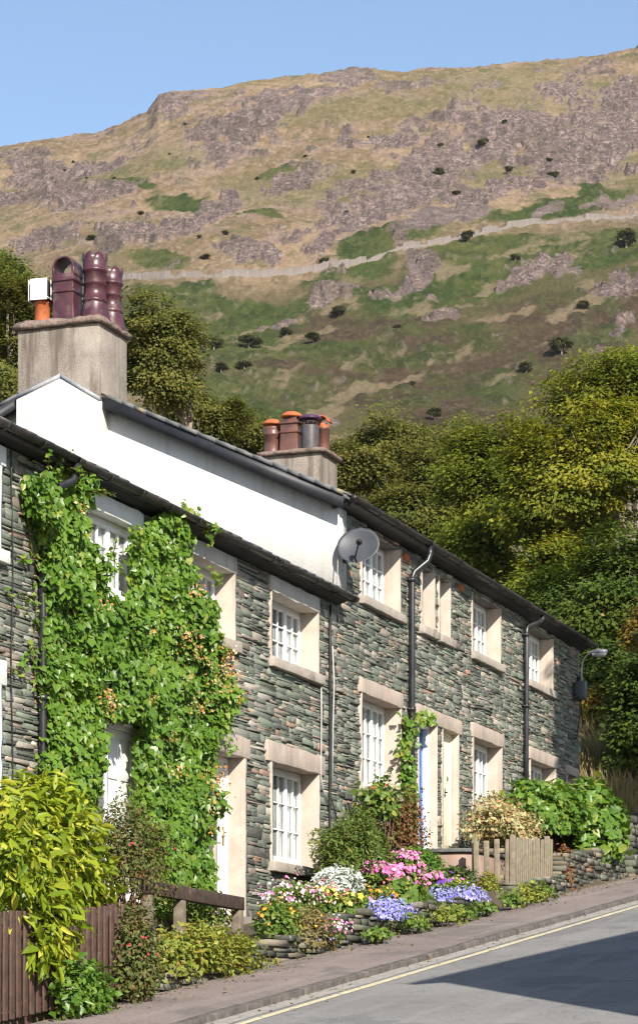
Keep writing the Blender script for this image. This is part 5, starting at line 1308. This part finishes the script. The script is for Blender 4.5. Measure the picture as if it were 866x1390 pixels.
def grey_fence():
    X = 1.66; Y0, Y1 = gy0, gy1; zt = on_x(703, 1140, X)[2]
    t = thing('picket_fence', 'weathered grey picket fence turning the corner at the stone steps', 'fence', (X, Y0, float(road_z(Y0)) + .3)); T = np.array(t.location); r = random.Random(5)
    def pk(x, y, zb, z1, along_y):
        mb = MB(); w = .042; th = .012; wx, wy = (th, w) if along_y else (w, th); a = r.uniform(-.012, .012)
        v = np.array([(x - wx, y - wy, zb), (x + wx, y - wy, zb), (x + wx, y + wy, zb), (x - wx, y + wy, zb), (x - wx + a, y - wy, z1), (x + wx + a, y - wy, z1), (x + wx + a, y + wy, z1), (x - wx + a, y + wy, z1)]) - T
        mb.hexa(v); mb.build('picket', M['grey_wood'], t, bevel=.01)
    y = Y0 + .06
    while y < Y1: pk(X, y, float(road_z(Y0)) + .33 + (y - Y0) * .07, zt + (y - Y0) * .07 + r.uniform(-.02, .02), True); y += .118
    x = X - .10
    while x > X - .58: pk(x, Y0 - .01, float(road_z(Y0)) + .33, zt - .02 + r.uniform(-.02, .02), False); x -= .158
    for h in (.12, .52):
        mb = MB(); z = float(road_z(Y0)) + .33 + h; mb.hexa(np.array([(X - .055, Y0, z), (X - .016, Y0, z), (X - .016, Y1, z + (Y1 - Y0) * .07), (X - .055, Y1, z + (Y1 - Y0) * .07), (X - .055, Y0, z + .07), (X - .016, Y0, z + .07), (X - .016, Y1, z + .07 + (Y1 - Y0) * .07), (X - .055, Y1, z + .07 + (Y1 - Y0) * .07)]) - T); mb.build('rail', M['grey_wood'], t)
        mb = MB(); mb.box(np.array((X - .62, Y0 + .005, z)) - T, np.array((X - .06, Y0 + .04, z + .07)) - T); mb.build('rail', M['grey_wood'], t)
    for (x, y) in ((X - .02, Y0 + .0), (X - .62, Y0 + .06), (X - .09, Y1)):
        mb = MB(); mb.box(np.array((x - .04, y - .04, float(road_z(y)))) - T, np.array((x + .04, y + .04, zt + .04 + (y - Y0) * .07)) - T); mb.build('post', M['grey_wood'], t, bevel=.008)
grey_fence()

def steps():
    t = thing('stone_steps', 'worn stone steps between the flower bed and the grey fence', 'steps', (1.7, bw1 + .1, float(road_z(bw1)))); T = np.array(t.location)
    for k in range(4):
        x1 = 1.78 - .27 * k; z0 = float(road_z(bw1)) + .06 + .145 * k
        mb = MB(); rough_block(mb, (x1 - .75, bw1 + .08, z0 - .1), (x1, gy0 - .12, z0 + .145), seed=k, jit=.006); v = [a - T for a in mb.V]; mb.V = v; mb.build('step', M['step_stone'], t, bevel=.012)
    t2 = thing('doorstep_plinth', 'brown painted plinth with slate cap below the two far doors', 'plinth', (0, 3.5, 2.0)); T = np.array(t2.location)
    mb = MB(); y0 = 3.55; n = 10; a = np.linspace(0, math.pi / 2, n); R = .35
    poly = [(.03, y0), (.95 - R, y0)] + [(.95 - R + R * math.sin(q), y0 + R - R * math.cos(q)) for q in a] + [(.95, 6.2), (.03, 6.2)]
    mb.prism([(p[0], p[1] - T[1]) for p in poly], 'z', -.6, 2.70 - T[2]); mb.build('body', M['plinth_paint'], t2)
    mb = MB(); poly = [(.03, y0 - .05), (.97 - R, y0 - .05)] + [(.99 - R + R * math.sin(q), y0 - .05 + R - R * math.cos(q)) for q in a] + [(.99, 6.24), (.03, 6.24)]
    mb.prism([(p[0], p[1] - T[1]) for p in poly], 'z', 2.703 - T[2], 2.76 - T[2]); mb.build('cap', M['roof_slate'], t2, bevel=.008)
steps()

# ------------------------------------------------------------------ trees
def tree(name, label, base, crown_c, crown_r, mat, seed, lobes=11, clumps=120, per=170, size=.16, clump_r=.75, group=None, acc=.12, trunk_r=.2, tmpl=T_SIMPLE, limbs=26, flat=.55, cat='tree'):
    rng = np.random.default_rng(seed); t = thing(name, label, cat, base, group); T = np.array(base)
    C = np.array(crown_c, float) - T; R = np.array(crown_r, float)
    ld = rnd_dir(rng, lobes); ld[:, 2] = np.where(ld[:, 2] < -.45, -ld[:, 2], ld[:, 2]); lc = ld * rng.uniform(.42, .86, (lobes, 1)); lr = rng.uniform(.22, .46, lobes)
    which = rng.integers(0, lobes, clumps); d = rnd_dir(rng, clumps); cp = lc[which] + d * (lr[which] * rng.random(clumps) ** .35)[:, None]
    core = rng.random(clumps) < .08; cp[core] = rnd_dir(rng, core.sum()) * (rng.random(core.sum()) ** .5 * .5)[:, None]
    cp = cp * rng.uniform(.80, 1.20, (clumps, 1)) * R + C
    n = clumps * per; ci = np.repeat(np.arange(clumps), per); rr = clump_r * rng.choice([.45, .7, .95, 1.25], clumps)
    off = rng.normal(0, .5, (n, 3)); off *= np.array([1, 1, flat]); P = cp[ci] + off * rr[ci][:, None]
    rel = (cp - C) / R; outd = nrmz(rel)[ci]
    nr = nrmz(outd * .5 + np.array([.05, -.1, .75]) + rng.normal(0, .34, (n, 3))); dr = nrmz(off + outd * .6 + rng.normal(0, .4, (n, 3)) + np.array([0, 0, -.25]))
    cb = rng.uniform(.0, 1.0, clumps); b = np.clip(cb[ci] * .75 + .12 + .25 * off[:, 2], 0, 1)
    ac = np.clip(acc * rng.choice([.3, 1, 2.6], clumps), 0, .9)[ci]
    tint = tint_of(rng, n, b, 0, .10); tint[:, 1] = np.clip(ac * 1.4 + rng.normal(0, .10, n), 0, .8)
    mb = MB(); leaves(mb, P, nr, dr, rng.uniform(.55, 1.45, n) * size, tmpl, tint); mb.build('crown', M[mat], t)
    tb = MB(); top = C + np.array([0, 0, .25 * R[2]]); k = 9; ts = np.linspace(0, 1, k)[:, None]; wob = np.cumsum(rng.normal(0, .05 * np.linalg.norm(top) / k * 2, (k, 3)), 0); wob[0] = 0
    tp = top * ts + wob; tb.tube(tp, np.linspace(trunk_r, trunk_r * .3, k), 9)
    for i in rng.choice(clumps, min(limbs, clumps), replace=False):
        f = rng.uniform(.35, .9); s0 = tp[int(f * (k - 1))]; e = cp[i] - nrmz(cp[i] - C) * .05; mid = (s0 + e) / 2 + rng.normal(0, .25, 3) + np.array([0, 0, -.15]); q = np.linspace(0, 1, 8)[:, None]
        pts = s0 * (1 - q) ** 2 + 2 * mid * q * (1 - q) + e * q ** 2; pts[1:-1] += rng.normal(0, .05, (6, 3)); tb.tube(pts, np.linspace(trunk_r * .45 * (1.1 - f * .5), .016, 8), 6)
        for j in range(3):
            s1 = pts[3 + j]; e1 = e + rng.normal(0, rr[i] * .45, 3); tb.tube(np.array([s1, (s1 + e1) / 2 + rng.normal(0, .08, 3), e1]), [trunk_r * .10, trunk_r * .05, .005], 5)
    tb.build('trunk', M['bark'], t)
    return t

def tree_px(name, label, px, py, D, rpx, rpy, mat, seed, depth=None, **kw):
    """crown centred on the sight line of (px, py) at distance D, half-sizes given in photo pixels"""
    c = at_d(px, py, D); k = D / FOC; r = (rpx * k, (depth or (rpx + rpy) / 2) * k, rpy * k)
    gz = float(near_z(c[0], c[1])) - .15
    return tree(name, label, (c[0], c[1], min(gz, c[2] - r[2])), c, r, mat, seed, **kw)

tree_px('oak_tree', 'tall yellow-green oak with bare limbs showing behind the row end', 775, 690, 72, 125, 165, 'oak_leaf', 201, lobes=15, clumps=416, per=199, size=0.129, clump_r=0.59, acc=.22, trunk_r=.28, limbs=46)
tree_px('oak_tree', 'highest oak at the right edge against the fell', 858, 578, 80, 110, 130, 'oak_leaf', 202, lobes=13, clumps=320, per=199, size=0.129, clump_r=0.61, acc=.18, trunk_r=.3, limbs=34)
tree_px('oak_tree', 'darker rounded oak just above the far roof gutter', 668, 690, 78, 72, 105, 'oak_leaf', 203, lobes=11, clumps=240, per=199, size=0.122, clump_r=0.57, acc=.08, trunk_r=.2, limbs=20)
tree_px('oak_tree', 'oak filling the gap right above the far gutter end', 738, 815, 70, 80, 85, 'oak_leaf', 216, lobes=10, clumps=208, per=178, size=0.129, clump_r=0.53, acc=.2, trunk_r=.16, limbs=24)
tree_px('hazel_tree', 'low dense hazel filling the space just above the middle of the far gutter', 655, 775, 76, 62, 62, 'oak_leaf', 217, lobes=10, clumps=170, per=180, size=.125, clump_r=.55, acc=.12, trunk_r=.1, limbs=10)
tree_px('hazel_tree', 'dark leaved hazel behind the uphill end of the gutter', 775, 845, 68, 62, 60, 'dark_leaf', 218, lobes=10, clumps=170, per=180, size=.125, clump_r=.55, acc=.10, trunk_r=.1, limbs=10)  # whole crown takes the dark leaf colour
tree_px('hazel_tree', 'low olive green hazel close above the near end of the far roof', 560, 710, 86, 70, 46, 'olive_leaf', 219, lobes=10, clumps=150, per=180, size=.13, clump_r=.6, acc=.12, trunk_r=.1, limbs=8)
tree_px('holly_tree', 'dark holly like tree close behind the house corner and lamp', 828, 918, 60, 46, 46, 'dark_leaf', 230, lobes=8, clumps=120, per=170, size=.11, clump_r=.42, acc=.08, trunk_r=.08, limbs=10)
tree_px('oak_tree', 'dark leaved oak standing behind the street lamp', 850, 850, 66, 95, 120, 'dark_leaf', 204, lobes=12, clumps=272, per=199, size=0.122, clump_r=0.57, acc=.12, trunk_r=.22, limbs=30)  # crown in the dark leaf colour, unlike the other oaks
tree_px('olive_tree', 'dull olive green tree to the right of the second chimney', 545, 645, 98, 95, 92, 'olive_leaf', 205, lobes=12, clumps=320, per=189, size=0.129, clump_r=0.61, acc=.15, trunk_r=.2, limbs=22)
tree_px('olive_tree', 'low brownish tree close behind the second chimney', 475, 665, 92, 62, 60, 'olive_leaf', 206, clumps=176, per=189, size=0.122, clump_r=0.57, acc=.2, trunk_r=.16, limbs=14)
tree_px('olive_tree', 'olive tree between the far roof and the fell', 620, 668, 92, 65, 75, 'olive_leaf', 207, clumps=192, per=189, size=0.122, clump_r=0.57, acc=.22, trunk_r=.16, limbs=14)
tree_px('olive_tree', 'tree right beside the big chimney with an open ragged top', 215, 505, 84, 62, 98, 'olive_leaf', 208, lobes=10, clumps=240, per=189, size=0.122, clump_r=0.56, acc=.18, trunk_r=.18, limbs=18)
tree_px('olive_tree', 'low leafy tree behind the white gable roof', 275, 585, 90, 62, 48, 'olive_leaf', 209, clumps=160, per=189, size=0.122, clump_r=0.54, acc=.12, trunk_r=.15, limbs=10)
tree_px('olive_tree', 'small tree just left of the second chimney', 335, 605, 96, 50, 40, 'olive_leaf', 210, clumps=128, per=189, size=0.122, clump_r=0.54, acc=.12, trunk_r=.14, limbs=10)
tree_px('olive_tree', 'olive tree at the left edge behind the big chimney', 20, 500, 88, 85, 110, 'olive_leaf', 211, lobes=11, clumps=272, per=189, size=0.122, clump_r=0.59, acc=.12, trunk_r=.2, limbs=16)
tree_px('ash_tree', 'dark green tree at the left edge above the cowled chimney pot', -8, 420, 104, 52, 82, 'dark_leaf', 212, clumps=192, per=189, size=0.137, clump_r=0.61, acc=.2, trunk_r=.2, limbs=14)
tree_px('beech_tree', 'dark leaning beech hiding the right half of the grassy bank', 868, 1015, 53, 34, 105, 'dark_leaf', 231, lobes=10, clumps=150, per=160, size=.11, clump_r=.42, acc=.12, trunk_r=.1, limbs=12)
tree_px('hazel_bush', 'sunlit yellow leafed bush beside the house corner below the lamp', 812, 968, 58, 36, 40, 'autumn_leaf', 213, clumps=73, per=157, size=0.091, clump_r=0.31, acc=.25, trunk_r=.06, limbs=12, cat='bush')
tree_px('beech_tree', 'tree with orange tinged leaves hanging in at the right edge', 880, 900, 57, 42, 110, 'autumn_leaf', 214, clumps=144, per=157, size=0.099, clump_r=0.39, acc=.42, trunk_r=.12, limbs=18)
tree_px('oak_tree', 'dark leafy tree low at the right edge above the shaded wall', 888, 1030, 60, 52, 80, 'dark_leaf', 215, clumps=144, per=168, size=0.106, clump_r=0.45, acc=.15, trunk_r=.14, limbs=14)

# street side trees out of the picture whose shade falls on the far end of the row and on the bank
tree('sycamore_tree', 'thin roadside sycamore across from the far end of the cottages', (10.6, 5.0, 2.0), (8.0, 4.1, 13.0), (1.1, 1.2, 2.4), 'oak_leaf', 221, clumps=60, per=150, size=.2, clump_r=.6, trunk_r=.16, limbs=20)
tree('sycamore_tree', 'dense roadside sycamore facing the end of the row', (11.6, 7.2, 2.2), (9.5, 7.0, 11.2), (2.4, 3.0, 3.3), 'oak_leaf', 222, clumps=190, per=150, size=.22, clump_r=.8, trunk_r=.25, limbs=20)
tree('sycamore_tree', 'tallest roadside sycamore further up the lane', (12.2, 13.0, 2.6), (9.6, 12.6, 13.0), (3.4, 4.6, 5.0), 'oak_leaf', 223, clumps=260, per=150, size=.22, clump_r=.9, trunk_r=.28, limbs=20)

def litter():
    rng = np.random.default_rng(19); n = 900; Y = rng.uniform(-13, 12, n); e = rng.exponential(.16, n); side = rng.random(n) < .72
    X = np.where(side, 1.78 + e, KX + .12 + e * .7); ok = X < 3.6; X, Y, side = X[ok], Y[ok], side[ok]; n = len(X)
    Z = road_z(Y) + np.where(X < KX, .082, .010); P = np.stack([X, Y, Z], 1)
    mb = MB(); leaves(mb, P, nrmz(np.array([0, 0, 1.0]) + rng.normal(0, .3, (n, 3))), rnd_dir(rng, n), rng.uniform(.02, .06, n), T_SIMPLE, tint_of(rng, n, None, .4)); tag(mb.build('leaf_litter', M['dried_leaf']), 'dry fallen leaves along the wall foot and the kerb', 'leaves', kind='stuff')
litter()

def dry_grass():
    rng = np.random.default_rng(9); n = 15000
    X = rng.uniform(-3.5, 1.1, n); Y = rng.uniform(13.8, 26, n); D, L = cam_dl(X, Y); Z = near_z(X, Y)
    f = fbm(X * .8, Y * .8, 4, 3); k = rng.random(n) < np.clip((f - .25) * 2.6, .1, 1); X, Y, Z = X[k], Y[k], Z[k]; n = len(X)
    P = np.stack([X, Y, Z - .02], 1); d = nrmz(np.array([0, 0, 1.0]) + rng.normal(0, .28, (n, 3))); nr = nrmz(np.array([.6, -.7, .1]) + rng.normal(0, .4, (n, 3)))
    mb = MB(); leaves(mb, P, nr, d, rng.uniform(.2, .55, n), T_BLADE, tint_of(rng, n, None, .22)); o = mb.build('dry_grass', M['dry_grass']); tag(o, 'tall straw coloured grass on the bank beyond the house corner', 'grass', kind='stuff')
dry_grass()

# ------------------------------------------------------------------ on the fell: field wall and scattered thorn bushes
def field_wall():
    rng = np.random.default_rng(8); px = np.linspace(160, 940, 900); py = np.interp(px, _WPX, _WPY) + 1.2 * np.sin(px * .031)
    pts = np.array([hill_point(a, b) for a, b in zip(px, py)])
    t = thing('dry_stone_wall', 'long pale dry stone wall crossing the fell', 'wall', tuple(pts[450] - np.array([0, 0, .3]))); T = np.array(t.location)
    z = pts[:, 2].copy(); ker = np.ones(41) / 41; z = np.convolve(np.pad(z, 20, 'edge'), ker, 'valid'); pts[:, 2] = np.maximum(z, pts[:, 2] - .35)
    mb = MB(); tan = nrmz(np.gradient(pts, axis=0)); nr = np.stack([-tan[:, 1], tan[:, 0], 0 * tan[:, 0]], 1)
    m = len(pts); h = .85 + .55 * fbm(np.arange(m) * .09, np.zeros(m), 5, 3) + rng.normal(0, .05, m)
    h -= .7 * (fbm(np.arange(m) * .035 + 3, np.zeros(m), 9, 2) > .66)          # tumbled lengths
    w0, w1 = .45, .30; up = np.array([0, 0, 1.0])
    rows = [pts - nr * w0 - up * .8, pts - nr * w1 + up * h[:, None], pts + nr * w1 + up * h[:, None], pts + nr * w0 - up * .8]
    V = np.stack(rows, 1).reshape(-1, 3) - T; ii = np.arange(m - 1) * 4
    F = np.concatenate([np.stack([ii + q, ii + q + 1, ii + q + 5, ii + q + 4], 1) for q in range(3)])
    cc = np.array([.165, .138, .12]) * (1 + .18 * (fbm(np.arange(m) * .5, np.zeros(m), 6, 3) - .5) * 2)[:, None]
    mb.add_arr(V, F, np.repeat(cc, 4, 0))
    mb.build('masonry', M['slate_stone'], t)
field_wall()

def thorns():
    rng = np.random.default_rng(4); spots = [(655, 185, 1.8), (596, 218, 1.9), (690, 225, 1.4), (752, 232, 1.6), (685, 170, 1.0), (598, 185, .9), (480, 221, .8), (125, 333, 1.2), (190, 291, 1.1), (305, 330, 1.0), (270, 335, .7), (100, 212, .6), (118, 240, .5), (155, 245, .5), (60, 245, .6), (250, 175, .7), (88, 232, .5),
             (440, 355, 1.7), (460, 412, 1.9), (390, 437, 1.6), (425, 452, 1.8), (338, 465, 2.2), (332, 492, 1.6), (635, 335, 2.0), (700, 352, 1.2), (790, 412, 1.6), (762, 472, 2.6), (850, 330, 3.0), (280, 360, 1.1), (505, 385, .9), (540, 440, .8), (715, 492, 1.6), (560, 505, .8), (290, 470, 1.8), (300, 500, 1.6), (262, 545, 2.0), (590, 560, 1.6), (650, 585, 1.8), (380, 560, 1.2), (540, 260, .7), (620, 265, 1.1), (470, 300, .6), (745, 205, .9), (820, 215, 1.1), (500, 175, .6), (415, 200, .6), (230, 215, .5), (350, 230, .6)]
    proto = None
    for (px, py, h) in spots:
        h *= .72
        p = hill_point(px, py)
        if proto is None or len(proto) < 3:
            s = 0 if proto is None else len(proto)
            t = tree('thorn_bush', '', (0, 0, 0), (.1, 0, .95), (.85, .85, .62), 'thorn_leaf', 300 + s, lobes=7, clumps=34, per=70, size=.22, clump_r=.36, trunk_r=.09, limbs=8, group='thorn bushes on the fell', cat='bush')
            proto = (proto or []) + [t]; t.location = p; o = t; t.scale = (h,) * 3
        else: o = copy_thing(proto[int(rng.integers(3))], p, rng.uniform(0, 6.28), (h * rng.uniform(.9, 1.3), h * rng.uniform(.9, 1.3), h * rng.uniform(.75, 1.0)))
        o['label'] = 'small dark thorn bush on the open fell'
        o.location.z -= .1
thorns()

# ------------------------------------------------------------------ house across the lane (throws the shade on the road)
def opposite_house():
    x0, x1, y0, y1 = 10.8, 17.0, -16.5, -3.2; zb = float(road_z(y0)) - .4; ze = 7.2
    t = thing('house', 'white rendered house across the lane opposite the cottages', 'house', (x0, y0, zb)); T = np.array(t.location)
    def bx(mb, a, b): mb.box(np.array(a) - T, np.array(b) - T)
    mb = MB(); bx(mb, (x0, y0, zb), (x1, y1, ze)); xm = (x0 + x1) / 2; mb.prism([(x0 - T[0], ze - T[2]), (x1 - T[0], ze - T[2]), (xm - T[0], ze + 1.5 - T[2])], 'y', y0 + .01 - T[1], y1 - .01 - T[1]); mb.build('wall', M['white_render'], t)
    mb = MB()
    for s in (-1, 1):
        e = x0 - .3 if s < 0 else x1 + .3; mb.prism([(e - T[0], ze - .12 - T[2]), (xm - T[0], ze + 1.53 - T[2]), (xm - T[0], ze + 1.65 - T[2]), (e - T[0], ze - T[2])], 'y', y0 - .2 - T[1], y1 + .2 - T[1])
    mb.build('roof', M['roof_slate'], t)
    for y in (-14.5, -11, -7.5):
        for z in (1.6, 4.7):
            mb = MB(); bx(mb, (x0 - .03, y, z), (x0 + .02, y + 1.2, z + 1.2)); o = mb.build('window', M['white_paint'], t); mb = MB()
            for a in (.08, .64): bx(mb, (x0 - .035, y + a, z + .08), (x0 - .031, y + a + .48, z + 1.12))
            mb.build('pane', M['room_dark'], o)
opposite_house()

# ------------------------------------------------------------------ light, sky, camera
SUN_TO = Vector((1.0, -1.2, 1.0)).normalized()
el = math.asin(SUN_TO.z); az = math.atan2(SUN_TO.x, SUN_TO.y)
W = bpy.data.worlds.new('World'); SC.world = W; W.use_nodes = True
nt = W.node_tree; sky = nt.nodes.new('ShaderNodeTexSky'); sky.sky_type = 'NISHITA'; sky.sun_disc = False
sky.sun_elevation = el; sky.sun_rotation = az; sky.altitude = 200; sky.air_density = 1.0; sky.dust_density = .6; sky.ozone_density = 1.2
bg = nt.nodes['Background']; bg.inputs['Strength'].default_value = .118
nt.links.new(sky.outputs[0], bg.inputs['Color'])
ld = bpy.data.lights.new('sun', 'SUN'); ld.energy = 5.0; ld.angle = rad(.5); ld.color = (1.0, .93, .82)
lo = bpy.data.objects.new('sun', ld); COL.objects.link(lo); lo.rotation_euler = (-SUN_TO).to_track_quat('-Z', 'Y').to_euler(); lo.location = (30, -40, 40)

cd = bpy.data.cameras.new('camera'); co = bpy.data.objects.new('camera', cd); COL.objects.link(co)
co.location = CAM; co.rotation_euler = (math.pi / 2, 0, TH)
cd.sensor_fit = 'HORIZONTAL'; cd.sensor_width = 36; cd.lens = 36 * FOC / 866; cd.shift_y = (PCY - 695) / 866
cd.clip_start = .5; cd.clip_end = 3000
SC.camera = co
SC.view_settings.view_transform = 'Standard'; SC.view_settings.look = 'None'; SC.view_settings.exposure = .70; SC.view_settings.gamma = 1
SC.render.engine = 'CYCLES'
SC.cycles.max_bounces = 6; SC.cycles.transparent_max_bounces = 8; SC.cycles.use_denoising = True; SC.cycles.denoising_input_passes = 'RGB_ALBEDO_NORMAL'; SC.cycles.denoising_prefilter = 'ACCURATE'; SC.cycles.pixel_filter_type = 'BLACKMAN_HARRIS'; SC.cycles.filter_width = 1.25
SC.cycles.diffuse_bounces = 3; SC.cycles.caustics_reflective = False; SC.cycles.caustics_refractive = False; SC.cycles.sample_clamp_indirect = 6
SC.cycles.use_adaptive_sampling = True; SC.cycles.adaptive_threshold = .01

# ------------------------------------------------------------------ thin summer haze over the valley
def haze():
    mb = MB(); mb.box((-800, -140, -60), (800, 1000, 420))
    m = bpy.data.materials.new('haze_air'); m.use_nodes = True; nt = m.node_tree; nt.nodes.remove(nt.nodes['Principled BSDF'])
    v = nt.nodes.new('ShaderNodeVolumePrincipled'); v.inputs['Color'].default_value = (.93, .95, 1, 1); v.inputs['Density'].default_value = .00006; v.inputs['Anisotropy'].default_value = .2
    nt.links.new(v.outputs[0], nt.nodes['Material Output'].inputs['Volume'])
    tag(mb.build('haze', m), kind='stuff')
haze()
